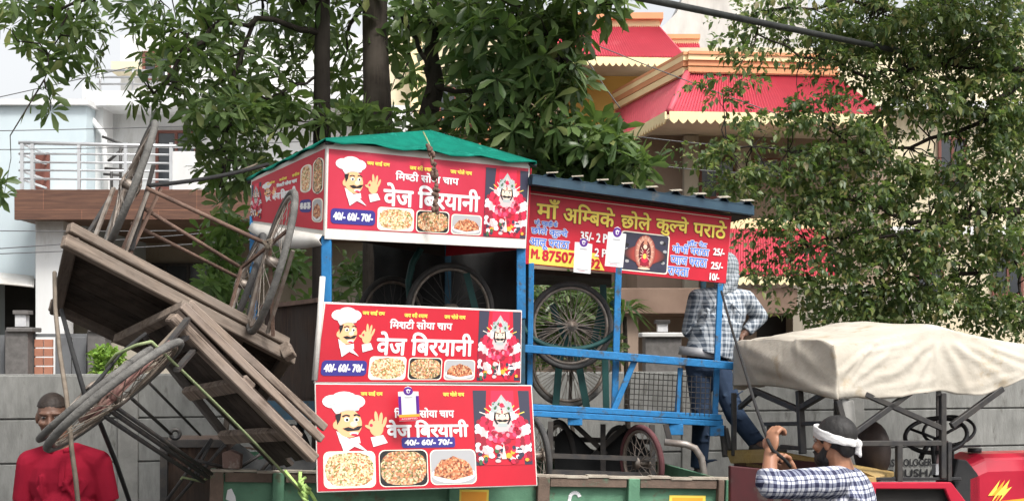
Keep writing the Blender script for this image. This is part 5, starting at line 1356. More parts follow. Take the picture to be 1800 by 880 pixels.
folds = [((1478, 690), (1560, 622), 5, .016), ((1478, 692), (1600, 640), 6, .018), ((1478, 694), (1640, 668), 5, .016), ((1474, 660), (1540, 602), 5, .013), ((1478, 697), (1590, 688), 4, .012), ((1640, 600), (1560, 664), 7, .013), ((1636, 620), (1600, 684), 6, .013), ((1662, 606), (1700, 684), 7, .016), ((1668, 600), (1765, 668), 7, .016), ((1648, 606), (1644, 688), 5, .010), ((1700, 606), (1800, 652), 5, .010), ((1690, 682), (1790, 660), 4, .010), ((1500, 700), (1690, 684), 3, .010), ((1520, 620), (1600, 604), 4, .008), ((1510, 655), (1590, 662), 4, .010), ((1560, 640), (1625, 632), 3, .008), ((1700, 640), (1740, 672), 4, .009), ((1740, 610), (1830, 640), 4, .009), ((1720, 650), (1780, 648), 3, .007), ((1484, 680), (1530, 610), 3, .010)]
rg = random.Random(12)
for i, row in enumerate(g):
    for j, p in enumerate(row):
        k = F / p.y; x, y = CX + p.x * k, HY - (p.z - CZ) * k
        if j < 8: p = p + V((0, 0, (1 - j / 8.0) * (.008 * math.sin(i * .093) + .006 * math.sin(i * .041 + 1) + .003 * math.sin(i * .31)))) - tl * ((1 - j / 8.0) * .012 * math.sin(i * .13 + math.sin(i * .05)))
        if j < 52:
            d = 0
            for a, b_, w_, am in folds:
                dd_, t = segd((x, y), a, b_); d += (am * math.exp(-(dd_ / w_) ** 2) - am * .5 * math.exp(-((dd_ - w_ * 1.8) / w_) ** 2)) * (1 - .6 * t) * min(1, t * 8 + .2)
            row[j] = p - tl * d + V((0, 0, d * .2))
        else: row[j] = p + V((0, 0, .008 * math.sin(i * .37 + j * .2) + .006 * math.sin(j * .45)))
b = MB(); b.grid(g); part(cv, 'top_sheet', b, M['canvas'], solid=.002)
NB, NJ = 50, 36
g2 = []
for i in range(NB):
    t = i / (NB - 1.0)
    top = g[0][41 + int(round(t * 38))]
    bot = Gr(1480 - 192 * t, 705 - 28 * t - 10 * math.sin(math.pi * t), -.01)
    row = []
    for j in range(NJ):
        q = j / (NJ - 1.0)
        p = top.lerp(bot, q) - tf * (.05 * math.sin(math.pi * q) * math.sin(math.pi * t))
        edge = g[0][int(round(41 * (1 - q)))]
        w_ = max(0.0, 1 - t / .16) ** 2
        row.append(p.lerp(edge, w_) if i else edge.copy())
    g2.append(row)
for i, row in enumerate(g2):
    for j, p in enumerate(row):
        k = F / p.y; x, y = CX + p.x * k, HY - (p.z - CZ) * k; d = 0
        for a, b_, w_, am in (((1466, 690), (1330, 640), 9, .02), ((1466, 692), (1340, 670), 8, .02), ((1310, 605), (1420, 670), 12, .018), ((1466, 670), (1400, 610), 9, .014), ((1300, 610), (1340, 680), 8, .014)):
            dd_, t = segd((x, y), a, b_); d += am * math.exp(-(dd_ / w_) ** 2) * (1 - .4 * t)
        row[j] = p - tf * d * min(1, i / 6.0)
b = MB(); b.grid(g2); part(cv, 'rear_flap', b, M['canvas'], solid=.004)
b = MB(); g = [[G(1474 + j * 9 + i * 1.2, 700 + i * 12 + (4 if j == 2 else 0), .02 - .03 * (j % 2)) for j in range(4)] for i in range(5)]; b.grid(g)
part(cv, 'plastic_strip', b, mat('plastic_film', lin(.27, .265, .25), lin(.2, .195, .185), scale=9, rough=.35), solid=.003, sub=1)

# ------------------------------------------------------------------ people
def remesh(mb, voxel=.007, it=4, fac=.5):
    me = make_mesh('tmp_form', mb, []); o = bpy.data.objects.new('tmp_form', me); col.objects.link(o)
    m = o.modifiers.new('r', 'REMESH'); m.mode = 'VOXEL'; m.voxel_size = voxel
    m = o.modifiers.new('s', 'SMOOTH'); m.factor = fac; m.iterations = it
    e = bpy.data.meshes.new_from_object(o.evaluated_get(bpy.context.evaluated_depsgraph_get()))
    out = MB(); out.add([tuple(v.co) for v in e.vertices], [tuple(p.vertices) for p in e.polygons], 0, True)
    bpy.data.objects.remove(o); bpy.data.meshes.remove(me); bpy.data.meshes.remove(e)
    return out
def hand(mb, wrist, d, nrm, size=1.0, curl=.6, side=1):
    """palm, four fingers of unequal length and a thumb; d points to the fingertips, nrm out of the palm"""
    d = d.normalized(); nrm = (nrm - d * nrm.dot(d)).normalized(); s_ = d.cross(nrm) * side; k = size
    mb.ball(wrist + d * .045 * k, (.041 * k, .018 * k, .052 * k), 14, 10, 0, (s_, nrm, d))
    for i, ln in enumerate((.078, .088, .082, .062)):
        p = wrist + d * .085 * k + s_ * (.028 - .0185 * i) * k; a = d; nv = nrm
        for q, (fr, c_) in enumerate(((.42, curl * .7), (.33, curl * 1.1), (.25, curl * .9))):
            a, nv = (a * math.cos(c_) + nv * math.sin(c_)).normalized(), (nv * math.cos(c_) - a * math.sin(c_)).normalized()
            p2 = p + a * ln * fr * k; mb.cap(p, (.0098 - q * .001) * k, p2, (.0092 - q * .001) * k); p = p2
    p = wrist + d * .03 * k + s_ * .034 * k; a = (d * .6 + s_ * .6 + nrm * .35).normalized()
    p2 = p + a * .04 * k; mb.cap(p, .013 * k, p2, .011 * k); mb.cap(p2, .011 * k, p2 + (d * .7 + nrm * .6 - s_ * .1).normalized() * .032 * k, .009 * k)
def head(mb, c, f, up, k=1.0):
    f, up = f.normalized(), up.normalized(); r = f.cross(up).normalized(); up = r.cross(f)
    ax = (r, f, up); A = lambda a, b_, z: c + r * a * k + f * b_ * k + up * z * k
    mb.ball(A(0, -.008, .028), (.075 * k, .095 * k, .088 * k), 20, 14, 0, ax)
    mb.ball(A(0, .022, -.035), (.060 * k, .068 * k, .075 * k), 18, 12, 0, ax)
    mb.ball(A(0, .055, -.082), (.03 * k, .028 * k, .024 * k), 12, 8, 0, ax)
    mb.cap(A(0, .086, .014), .009 * k, A(0, .104, -.022), .014 * k)
    for s_ in (-1, 1):
        mb.ball(A(.014 * s_, .094, -.026), .010 * k, 8, 6); mb.ball(A(.077 * s_, -.005, -.008), (.010 * k, .020 * k, .032 * k), 10, 8, 0, ax)
        mb.cap(A(.014 * s_, .088, .03), .010 * k, A(.05 * s_, .076, .03), .009 * k); mb.ball(A(.042 * s_, .066, -.022), .022 * k, 10, 8)
    mb.cap(A(-.02, .083, -.052), .008 * k, A(.02, .083, -.052), .008 * k); mb.cap(A(-.016, .081, -.064), .009 * k, A(.016, .081, -.064), .009 * k)
    return A, ax
def eyes(parent, A, k=1.0):
    for s_ in (-1, 1):
        b = MB(); b.ball(A(.031 * s_, .076, .010), (.012 * k, .0115 * k, .0062 * k), 12, 8); e = part(parent, 'eye', b, M['eye_white'])
        b = MB(); b.ball(A(.031 * s_, .085, .010), .0065 * k, 10, 6); part(e, 'iris', b, M['hair'])

# man in red, facing us behind the hanging wheel
mp = thing('person', V((P(111, 700, 7.8).x, 7.8, 0.012)), 'man in a red polo shirt standing behind the hanging cart wheel at far left', 'person')
ox = mp.location
W_ = lambda x, y, z: V(ox) + V((x, y, z))
b = MB(); hc_ = W_(-.045, -.05, 1.655); fdir = V((.18, -1, -.12))
A, ax = head(b, hc_, fdir, V((0, -.05, 1)), 1.04)
b.cap(W_(-.035, 0, 1.57), .057, W_(-.01, .03, 1.43), .066)
b.ball(W_(0, .02, 1.30), (.185, .115, .2)); b.ball(W_(0, .01, 1.08), (.165, .125, .18)); b.ball(W_(0, .02, .92), (.165, .125, .13))
for s_ in (-1, 1):
    sh_, el_, wr_ = W_(.19 * s_, .02, 1.395), W_(.245 * s_, .06, 1.10), W_(.215 * s_, -.02, .86)
    b.cap(W_(.08 * s_, .02, 1.44), .055, sh_, .062); b.cap(sh_, .062, el_, .046); b.cap(el_, .045, wr_, .03); hand(b, wr_, V((-.05 * s_, -.1, -1)), V((-s_, 0, 0)), 1, .3, s_)
    hp, kn, an = W_(.085 * s_, .02, .9), W_(.1 * s_, 0, .5), W_(.105 * s_, .03, .09)
    b.cap(hp, .09, kn, .06); b.cap(kn, .058, an, .038); b.cap(an + V((0, .02, -.05)), .036, an + V((.02 * s_, -.16, -.055)), .03)
body = part(mp, 'body', remesh(b, .0065), M['skin_dark'])
eyes(body, A, 1.04)
b = MB(); 
b.ball(A(0, -.016, .042), (.081, .099, .088), 22, 14, 0, ax); hb_ = remesh(b, .006, 2)
bm = [p for p in hb_.v]
keep = [i for i, p in enumerate(hb_.v) if (V(p) - A(0, .03, .055)).dot(ax[2]) > 0 or (V(p) - A(0, -.02, -.04)).dot(ax[1]) < -.02 and (V(p) - A(0, 0, -.055)).dot(ax[2]) > 0]
ks = set(keep); hb_.f = [f for f in hb_.f if all(i in ks for i in f)]; hb_.m = [0] * len(hb_.f); hb_.s = [True] * len(hb_.f)
part(body, 'hair', hb_, M['hair_brown'], solid=.004)
b = MB(); b.tube([A(-.028, .093, -.045), A(0, .099, -.041), A(.028, .093, -.045)], [.004, .006, .004], 6); part(body, 'moustache', b, M['hair_brown'])
b = MB(); b.ball(W_(0, .02, 1.30), (.20, .13, .2)); b.ball(W_(0, .0, 1.1), (.185, .148, .2)); b.tube([W_(0, .01, 1.15), W_(0, .01, .86)], [.19, .195], 20)
for s_ in (-1, 1):
    sh_, el_ = W_(.19 * s_, .02, 1.395), W_(.245 * s_, .06, 1.10)
    b.cap(W_(.06 * s_, .025, 1.452), .058, sh_, .074); b.tube([sh_, sh_.lerp(el_, .72)], [.074, .069], 14)
rg = random.Random(31)
for j in range(16):
    q = rg.uniform(-.15, .15); z_ = rg.uniform(1.0, 1.36); yy = lambda x_: .012 - math.sqrt(max(0, 1 - (x_ / .21) ** 2)) * .142
    q2 = q + rg.uniform(-.07, .07); b.cap(W_(q, yy(q) + .009, z_), .013, W_(q2, yy(q2) + .010, z_ - rg.uniform(.04, .12)), .010)
shm = remesh(b, .0075, 3); shirt = part(mp, 'polo_shirt', shm, M['cloth_red'])
b = MB(); nb = W_(-.01, .012, 1.468); b.tube([nb + V((.078 * math.cos(R(t)), .066 * math.sin(R(t)), .006 * math.cos(R(t * 2)))) for t in range(-70, 251, 16)], .014, 6); part(shirt, 'collar', b, M['cloth_red'])
b = MB(); b.box(W_(.012, -.1225, 1.28), (.03, 0, 0), (0, .006, 0), (0, .025, .14)); part(shirt, 'placket', b, M['cloth_red'])
b = MB(); b.ball(W_(0, .02, .9), (.178, .138, .14))
for s_ in (-1, 1):
    hp, kn, an = W_(.085 * s_, .02, .9), W_(.1 * s_, 0, .5), W_(.105 * s_, .03, .1)
    b.cap(hp, .102, kn, .075); b.tube([kn, an], [.075, .065], 14)
part(mp, 'trousers', remesh(b, .01, 2), M['denim_dark'])
b = MB()
for s_ in (-1, 1): b.cap(W_(.105 * s_, .06, .045), .044, W_(.125 * s_, -.14, .04), .04)
part(mp, 'shoes', b, M['shoe'])

# man with the white headband pulling the strap
YT = 6.8
tp_ = thing('person', V((P(1470, 700, YT).x, YT, 0)), 'bearded man in a dark checked shirt and white headband pulling a strap beside the tractor', 'person')
Q = lambda px, py, dy=0.0: P(px, py, YT + dy)
ff = V((-.74, .67, -.05)).normalized()
b = MB(); hc_ = Q(1466, 777); A, ax = head(b, hc_, ff, V((.06, 0, 1)), 1.0)
rt = ax[0]; lf = -rt
b.cap(hc_ - V((0, 0, .07)) - ff * .02, .056, Q(1482, 836), .066)
ch = Q(1484, 880); b.ball(ch - V((0, 0, .03)), (.19, .12, .2), 16, 12, 0, (rt, ff.cross(V((0, 0, 1))).cross(V((0, 0, 1))).normalized(), V((0, 0, 1))))
hz = V((0, 0, 1)); fh = V((ff.x, ff.y, 0)).normalized(); rh = fh.cross(hz)
tx0 = V((ch.x, ch.y, 0))
Z = lambda r_, f_, z: tx0 + rh * r_ + fh * f_ + V((0, 0, z))
b.ball(Z(0, 0, 1.1), (.165, .12, .18), 16, 12, 0, (rh, fh, hz)); b.ball(Z(0, 0, .93), (.165, .125, .13), 16, 12, 0, (rh, fh, hz))
shL, elL, wrL = Q(1464, 846, -.16), Q(1352, 852, -.26), Q(1354, 796, -.2)
shR, elR, wrR = Q(1470, 842, .18), Q(1410, 868, .2), Q(1394, 836, .02)
for s_, e_, w_ in ((shL, elL, wrL), (shR, elR, wrR)): b.cap(Q(1482, 840), .06, s_, .06); b.cap(s_, .06, e_, .046); b.cap(e_, .045, w_, .03)
hand(b, wrL, V((.10, .12, .6)), V((.75, .45, -.1)), 1.15, .95, 1); hand(b, wrR, V((-.25, -.1, .6)), V((-.7, -.35, -.1)), 1.15, .95, -1)
for s_ in (-1, 1):
    hp, kn, an = Z(.085 * s_, 0, .9), Z(.1 * s_, .03 + .06 * s_, .5), Z(.11 * s_, -.02 + .12 * s_, .09)
    b.cap(hp, .09, kn, .06); b.cap(kn, .058, an, .038); b.cap(an - V((0, 0, .05)), .036, an + fh * .16 - V((0, 0, .055)), .03)
body = part(tp_, 'body', remesh(b, .0055, 3), M['skin_tan']); eyes(body, A)
b = MB(); b.ball(A(0, -.018, .04), (.084, .103, .093), 22, 14, 0, ax); b.ball(A(0, -.07, .0), (.07, .045, .075), 16, 10, 0, ax); part(body, 'hair', remesh(b, .007, 3), M['hair'])
b = MB(); b.ball(A(0, .045, -.078), (.062, .058, .05), 16, 10, 0, ax)
for s_ in (-1, 1): b.cap(A(.066 * s_, .008, -.025), .014, A(.055 * s_, .045, -.075), .022)
b.cap(A(-.03, .093, -.044), .008, A(.03, .093, -.044), .008); part(body, 'beard', remesh(b, .007, 2), M['hair'])
b = MB(); n_ = 40; g = []
for i in range(6):
    t = i / 5.0; row = []
    for k in range(n_ + 1):
        a_ = 2 * math.pi * k / n_; fz = math.sin(a_)
        zz = .028 + .032 * fz + (t - .5) * (.050 + .014 * fz)
        rr_ = 1.0 + .03 * math.sin(math.pi * t) + .012 * math.sin(k * .9 + i * 2.2)
        row.append(A(.088 * rr_ * math.cos(a_), -.012 + .107 * rr_ * math.sin(a_), zz + .002 * math.sin(k * 1.7 + i)))
    g.append(row)
b.grid(g); hbn = part(tp_, 'headband', b, M['headcloth'], solid=.006, sub=1)
b = MB(); kn_ = A(.01, -.125, -.008); b.ball(kn_, (.02, .02, .024), 12, 8); b.cap(kn_, .013, kn_ + V((.006, -.01, -.055)), .010); b.cap(kn_, .012, kn_ + V((-.012, .0, -.045)), .008); part(hbn, 'knot', remesh(b, .006, 2), M['headcloth'])
b = MB(); b.ball(ch - V((0, 0, .03)), (.205, .14, .205), 16, 12, 0, (rh, fh, hz)); b.ball(Z(0, 0, 1.1), (.19, .148, .2), 16, 12, 0, (rh, fh, hz)); b.tube([Z(0, 0, 1.2), Z(0, 0, .82)], [.18, .19], 18)
for s_, e_, q in ((shL, elL, .97), (shR, elR, .97)):
    b.cap(Q(1482, 842), .068, s_, .076); b.tube([s_, s_.lerp(e_, q)], [.076, .066], 16); b.ball(s_.lerp(e_, q), .066, 12, 8)
b.tube([elL.lerp(wrL, -.05), elL.lerp(wrL, .42)], [.066, .062], 14); b.tube([elR.lerp(wrR, -.05), elR.lerp(wrR, .4)], [.064, .06], 14)
rg = random.Random(5)
for k in range(14):
    p = Q(1430 + rg.uniform(-50, 70), 862 + rg.uniform(-12, 20), -.17); b.cap(p, .012, p + V((rg.uniform(.06, .13), .03, rg.uniform(-.07, .07))), .006)
shirt = part(tp_, 'checked_shirt', remesh(b, .0075, 3), M['shirt_check'])
b = MB(); nb = Q(1482, 830); b.tube([nb + V((.072 * math.cos(R(t)), .075 * math.sin(R(t)), -.004)) for t in range(0, 360, 20)], .016, 6, closed=True); part(shirt, 'collar', b, M['shirt_check'])
b = MB(); b.ball(Z(0, 0, .9), (.178, .138, .14), 16, 12, 0, (rh, fh, hz))
for s_ in (-1, 1):
    hp, kn, an = Z(.085 * s_, 0, .9), Z(.1 * s_, .03 + .06 * s_, .5), Z(.11 * s_, -.02 + .12 * s_, .1)
    b.cap(hp, .102, kn, .075); b.tube([kn, an], [.075, .065], 14)
part(tp_, 'trousers', remesh(b, .01, 2), M['denim'])
b = MB()
for s_ in (-1, 1):
    an = Z(.11 * s_, -.02 + .12 * s_, .045); b.cap(an - fh * .03, .044, an + fh * .17, .04)
part(tp_, 'shoes', b, M['shoe'])

# man standing on the trailer front, one foot on the tractor
YP = 11.45
mq = thing('person', V((P(1245, 830, YP).x, YP, P(1245, 838, YP).z)), 'man in faded checked shirt and jeans, hand on hip, standing behind the price board', 'person')
Q = lambda px, py, dy=0.0: P(px, py, YP + dy)
ff = V((.35, .93, -.1)).normalized()
b = MB(); A, ax = head(b, Q(1276, 474), V((.7, .7, -.25)), V((.15, 0, 1)), 1.05)
b.cap(Q(1275, 490), .06, Q(1272, 512), .07)
b.ball(Q(1268, 548), (.195, .13, .2)); b.ball(Q(1250, 592), (.17, .125, .17)); b.ball(Q(1240, 636), (.165, .13, .13))
shR, elR, wrR = Q(1311, 526), Q(1336, 556, .1), Q(1308, 587, .05)
shL, elL, wrL = Q(1226, 524), Q(1212, 580, .05), Q(1235, 590, .26)
for s_, e_, w_ in ((shR, elR, wrR), (shL, elL, wrL)): b.cap(Q(1272, 515), .06, s_, .063); b.cap(s_, .063, e_, .047); b.cap(e_, .046, w_, .03)
hand(b, wrR, V((-1, -.3, -.25)), V((-.2, .3, -1)), 1.05, .5, 1); hand(b, wrL, V((1, .3, .1)), V((0, 0, -1)), 1, .6, -1)
legs = ((Q(1228, 645), Q(1234, 738), Q(1228, 824)), (Q(1262, 648), Q(1292, 728, -.12), Q(1334, 782, -.3)))
toes = (V((.06, .18, 0)), V((.2, .06, -.01)))
for (hp, kn, an), to in zip(legs, toes): b.cap(hp, .092, kn, .062); b.cap(kn, .06, an, .04); b.cap(an - V((0, 0, .03)), .036, an + to - V((0, 0, .035)), .03)
body = part(mq, 'body', remesh(b, .0075, 3), M['skin_dark'])
b = MB(); b.ball(A(0, -.012, .02), (.098, .125, .125), 22, 14, 0, ax); b.ball(A(0, -.03, -.07), (.095, .11, .07), 18, 12, 0, ax); b.cap(Q(1282, 486), .085, Q(1275, 506), .095); b.cap(Q(1290, 492, -.05), .04, Q(1268, 515, -.1), .035)
part(mq, 'head_scarf', remesh(b, .009, 3), M['scarf'])
b = MB(); b.ball(Q(1268, 548), (.21, .145, .2)); b.ball(Q(1252, 590), (.2, .15, .17)); b.tube([Q(1266, 560), Q(1247, 622)], [.19, .20], 18)
for s_, e_, w_ in ((shR, elR, wrR), (shL, elL, wrL)):
    b.cap(Q(1272, 516), .066, s_, .078); b.tube([s_, e_], [.078, .066], 14); b.ball(e_, .066, 12, 8); b.tube([e_, e_.lerp(w_, .85)], [.066, .05], 14)
rg = random.Random(7)
for k in range(14):
    p = Q(1250 + rg.uniform(-30, 40), 560 + rg.uniform(-30, 50), -.15); b.cap(p, .014, p + V((rg.uniform(-.1, .1), 0, rg.uniform(-.12, -.03))), .006)
shirt = part(mq, 'checked_shirt', remesh(b, .009, 3), M['shirt_faded'])
b = MB(); b.tube([Q(1230, 612, -.01), Q(1228, 627, -.01)], [.165, .168], 18); part(mq, 'undershirt', b, M['grey'])
b = MB(); b.ball(Q(1242, 640), (.182, .145, .13))
for (hp, kn, an), to in zip(legs, toes): b.cap(hp, .108, kn, .08); b.tube([kn, an - (an - kn).normalized() * .01], [.08, .068], 14)
rg = random.Random(11)
for (hp, kn, an), to in zip(legs, toes):
    for k in range(8):
        p = hp.lerp(kn, rg.uniform(.3, 1)).lerp(an, rg.uniform(0, .9)) + V((rg.uniform(-.06, .06), -.075, 0)); b.cap(p, .010, p + V((rg.uniform(.04, .09), .01, rg.uniform(-.04, .04))), .005)
part(mq, 'jeans', remesh(b, .009, 3), M['denim'])
b = MB()
for (hp, kn, an), to in zip(legs, toes): b.cap(an - to * .2 - V((0, 0, .03)), .044, an + to - V((0, 0, .035)), .038)
part(mq, 'shoes', b, M['shoe'])
rope('pull_strap', [P(1268, 512, 10.7), P(1284, 570, 9.8), P(1306, 640, 8.7), P(1328, 712, 7.6), P(1351, 776, 6.56), P(1358, 790, 6.55), P(1378, 806, 6.7), P(1392, 822, 6.8), P(1396, 840, 6.85)], .009, 'rope_black', 'black strap pulled tight between the stall post and the hands of the man in headband', 'strap')

# ------------------------------------------------------------------ trees
nr = np.random.default_rng(7)
def unit(a): return a / np.maximum(np.linalg.norm(a, axis=1, keepdims=True), 1e-9)
def leaves(B, D, Nn, L, Wd, droop=.12, fold=.14, wide=.6):
    """five-vertex folded leaves: base, two edges, midrib, tip"""
    n = len(B); D = unit(D); Sd = unit(np.cross(D, Nn)); Nn = np.cross(Sd, D)
    L, Wd = L[:, None], Wd[:, None]
    c = B + D * L * wide
    l_, r_ = c + Sd * Wd / 2 + Nn * Wd * fold, c - Sd * Wd / 2 + Nn * Wd * fold
    t = B + D * L; t[:, 2] -= (droop * L)[:, 0]
    vs_ = np.stack([B, l_, c, r_, t], 1).reshape(-1, 3)
    o = (np.arange(n) * 5)[:, None, None]
    fs = (np.array([[0, 1, 2], [0, 2, 3], [1, 4, 2], [2, 4, 3]])[None] + o).reshape(-1, 3)
    return vs_, fs
def leaves_obovate(B, D, Nn, L, Wd, droop=.14, fold=.12):
    """broad blunt leaves: base, narrow shoulder, wide shoulder, tip, with a bent midrib"""
    n = len(B); D = unit(D); Sd = unit(np.cross(D, Nn)); Nn = np.cross(Sd, D)
    L, Wd = L[:, None], Wd[:, None]
    c1, c2, t = B + D * L * .38, B + D * L * .74, B + D * L
    c1[:, 2] += (.02 * L)[:, 0]; c2[:, 2] -= (droop * .4 * L)[:, 0]; t[:, 2] -= (droop * L)[:, 0]
    q = Nn * Wd * fold
    vs_ = np.stack([B, c1 + Sd * Wd * .34 + q, c1, c1 - Sd * Wd * .34 + q, c2 + Sd * Wd * .5 + q, c2, c2 - Sd * Wd * .5 + q, t], 1).reshape(-1, 3)
    T_ = np.array([[0, 1, 2], [0, 2, 3], [1, 4, 2], [4, 5, 2], [2, 5, 3], [5, 6, 3], [4, 7, 5], [5, 7, 6]])
    return vs_, (T_[None] + (np.arange(n) * 8)[:, None, None]).reshape(-1, 3)
def tri_mesh(name, sets, m, off):
    vs_, fs, o = [], [], 0
    for v, f in sets: vs_.append(v); fs.append(f + o); o += len(v)
    v, f = np.concatenate(vs_) - np.array(off), np.concatenate(fs)
    me = bpy.data.meshes.new(name); me.vertices.add(len(v)); me.vertices.foreach_set('co', v.astype(np.float32).ravel())
    me.loops.add(len(f) * 3); me.loops.foreach_set('vertex_index', f.astype(np.int32).ravel())
    me.polygons.add(len(f)); me.polygons.foreach_set('loop_start', (np.arange(len(f)) * 3).astype(np.int32)); me.polygons.foreach_set('loop_total', np.full(len(f), 3, np.int32))
    me.update(calc_edges=True); me.materials.append(m); me.validate()
    return me
def leafpart(parent, name, sets, m):
    me = tri_mesh(name, sets, m, root_of(parent).location)
    o = bpy.data.objects.new(name, me); col.objects.link(o); o.parent = parent
    return o
def in_blobs(blobs):
    """points through ellipsoids: (px, py, distance, half width px, half height px, half depth m, count)"""
    out = []
    for px, py, Y, rx, ry, rd, n in blobs:
        q = unit(nr.normal(size=(n, 3))) * (nr.random((n, 1)) ** .42)
        c = np.array(P(px, py, Y)); out.append(c + q * np.array([rx / F * Y, rd, ry / F * Y]))
    return np.concatenate(out)
def whorls(blobs, L0, seed, nl=(5, 9), wr=.33, up=.45):
    C = in_blobs(blobs); n = len(C)
    A = unit(nr.normal(size=(n, 3)) * .75 + np.array([0, -.25, up]))
    Xa = unit(np.cross(A, nr.normal(size=(n, 3)))); Ya = np.cross(A, Xa)
    Bs, Ds, Ns, Ls = [], [], [], []
    k = nr.integers(nl[0], nl[1], n); sz = L0 * (.72 + .5 * nr.random(n))
    for j in range(nl[1]):
        mk = j < k; ph = (2 * np.pi * j / k + nr.normal(size=n) * .16)[mk][:, None]; el = (nr.normal(size=n) * .22 + .12)[mk][:, None]
        rad = Xa[mk] * np.cos(ph) + Ya[mk] * np.sin(ph)
        d = rad * np.cos(el) + A[mk] * np.sin(el)
        Bs.append(C[mk] + d * .012); Ds.append(d); Ns.append(A[mk] * np.cos(el) - rad * np.sin(el)); Ls.append(sz[mk] * (.82 + .3 * nr.random(mk.sum())))
    Ls = np.concatenate(Ls)
    return C, leaves_obovate(np.concatenate(Bs), np.concatenate(Ds), np.concatenate(Ns), Ls, Ls * wr * (.85 + .3 * nr.random(len(Ls))), .05 + .2 * nr.random((len(Ls), 1)))
def limb(mb, p, q, r0, r1, wob=.06, n=7, seed=0, sides=8):
    rg = random.Random(seed); p, q = V(p), V(q); L = (q - p).length; pts = []
    for i in range(n + 1):
        t = i / n; w_ = wob * L * math.sin(math.pi * t)
        pts.append(p.lerp(q, t) + V((rg.uniform(-w_, w_), rg.uniform(-w_, w_), rg.uniform(-w_, w_) + .25 * w_)))
    mb.tube(pts, [r0 + (r1 - r0) * (i / n) for i in range(n + 1)], sides); return pts
def twigs(mb, hubs, C, r, every, seed=0):
    """thin twigs from the nearest limb point out to a share of the leaf clusters"""
    H = np.array([tuple(h) for h in hubs])
    for i in range(0, len(C), every):
        d = np.linalg.norm(H - C[i], axis=1); h = H[int(d.argmin())]
        limb(mb, h, C[i], r, r * .3, .10, 4, i + seed, 4)

# middle tree: thick trunk behind the stall roof
t1 = thing('devil_tree', P(660, 900, 12.2) * V((1, 1, 0)), 'tall whorl leaved tree whose thick straight trunk rises behind the green net roof', 'tree', 'whorl leaved trees')
b = MB(); b.tube([V((P(672, 0, 12.2).x, 12.2, 0)), P(668, 400, 12.2), P(664, 200, 12.2), P(660, 90, 12.2), P(658, -40, 12.2), P(650, -200, 12.25), P(655, -420, 12.3)], [.19, .15, .125, .112, .108, .09, .05], 14)
hubs = []
for i, (q, r_) in enumerate(((P(560, -60, 12.0), .05), (P(770, -90, 11.8), .05), (P(610, 60, 12.9), .03), (P(720, 100, 13.0), .03), (P(540, -250, 11.0), .05), (P(820, -260, 11.2), .05))):
    hubs += limb(b, P(657, -60 - 18 * i, 12.22), q, r_, .018, .08, 7, i)
part(t1, 'trunk', b, M['bark'])
bl = [(600, 40, 12.6, 90, 70, .9, 29), (705, 60, 12.8, 75, 75, .8, 22), (620, 140, 13.0, 90, 50, .7, 16), (640, 205, 11.4, 110, 26, .35, 21), (540, 196, 11.6, 60, 30, .4, 11), (720, 170, 13.0, 50, 50, .5, 8), (760, 215, 11.6, 80, 24, .35, 12), (660, -60, 12.2, 200, 60, 1.2, 59), (590, -160, 11.0, 260, 70, 1.6, 79)]
C, ls = whorls(bl, .185, 1); leafpart(t1, 'crown', [ls], M['leaf_a'])
b = MB(); twigs(b, hubs + [P(664, y, 12.2) for y in (-40, 60, 140, 210)], C, .009, 4); part(t1, 'twigs', b, M['bark_dark'])

# left tree: thinner trunk, crown over the left half
t2 = thing('devil_tree', P(563, 900, 11.9) * V((1, 1, 0)), 'slim trunked whorl leaved tree spreading its crown over the left balcony house', 'tree', 'whorl leaved trees')
b = MB(); b.tube([V((P(566, 0, 11.9).x, 11.9, 0)), P(566, 300, 11.9), P(566, 120, 11.9), P(567, 0, 11.9), P(560, -120, 11.85), P(548, -330, 11.8)], [.095, .08, .068, .064, .055, .03], 12)
hubs = []
for i, (p, q, r_) in enumerate(((P(566, 60, 11.9), P(385, 40, 11.4), .032), (P(385, 40, 11.4), P(270, 165, 11.0), .02), (P(566, 10, 11.9), P(330, -30, 11.5), .035), (P(330, -30, 11.5), P(100, 20, 11.2), .024), (P(120, 15, 11.2), P(78, 140, 11.1), .009), (P(450, 30, 11.6), P(400, 230, 11.2), .02), (P(400, 230, 11.2), P(385, 330, 11.3), .012), (P(556, -120, 11.85), P(300, -250, 9.8), .04), (P(300, -250, 9.8), P(80, -330, 8.5), .03), (P(566, 130, 11.9), P(470, 175, 11.7), .014), (P(330, 60, 11.3), P(300, 150, 11.2), .012))):
    hubs += limb(b, p, q, r_, r_ * .45, .07, 7, i + 20)
part(t2, 'trunk', b, M['bark_dark'])
bl = [(90, 25, 11.3, 110, 44, .8, 36), (30, 75, 11.2, 36, 34, .4, 5), (85, 115, 11.1, 26, 30, .3, 5), (78, 180, 11.1, 24, 26, .2, 5), (140, 70, 11.4, 36, 40, .4, 7), (140, 125, 11.2, 30, 26, .3, 5), (230, 40, 11.5, 90, 52, .8, 27), (265, 150, 11.0, 48, 42, .5, 15), (340, 55, 11.6, 80, 70, 1.0, 28), (350, 130, 11.4, 70, 60, .8, 26), (430, 90, 11.8, 80, 100, 1.0, 44), (400, 190, 11.3, 80, 60, .7, 38), (465, 215, 11.8, 70, 60, .7, 26), (500, 120, 12.3, 60, 90, .8, 24), (395, 265, 11.4, 62, 50, .5, 27), (400, 330, 11.6, 42, 44, .35, 14), (360, 240, 11.2, 40, 40, .3, 10), (470, 290, 12.2, 50, 50, .4, 13), (500, 20, 12.0, 70, 50, .9, 20),
      (2, 318, 10.5, 16, 40, .2, 5), (300, -90, 10.6, 340, 80, 1.6, 89), (200, -260, 8.6, 380, 120, 1.8, 120)]  # last cluster, above the view, is added to shade the handcarts
C, ls = whorls(bl, .165, 2); leafpart(t2, 'crown', [ls], M['leaf_a'])
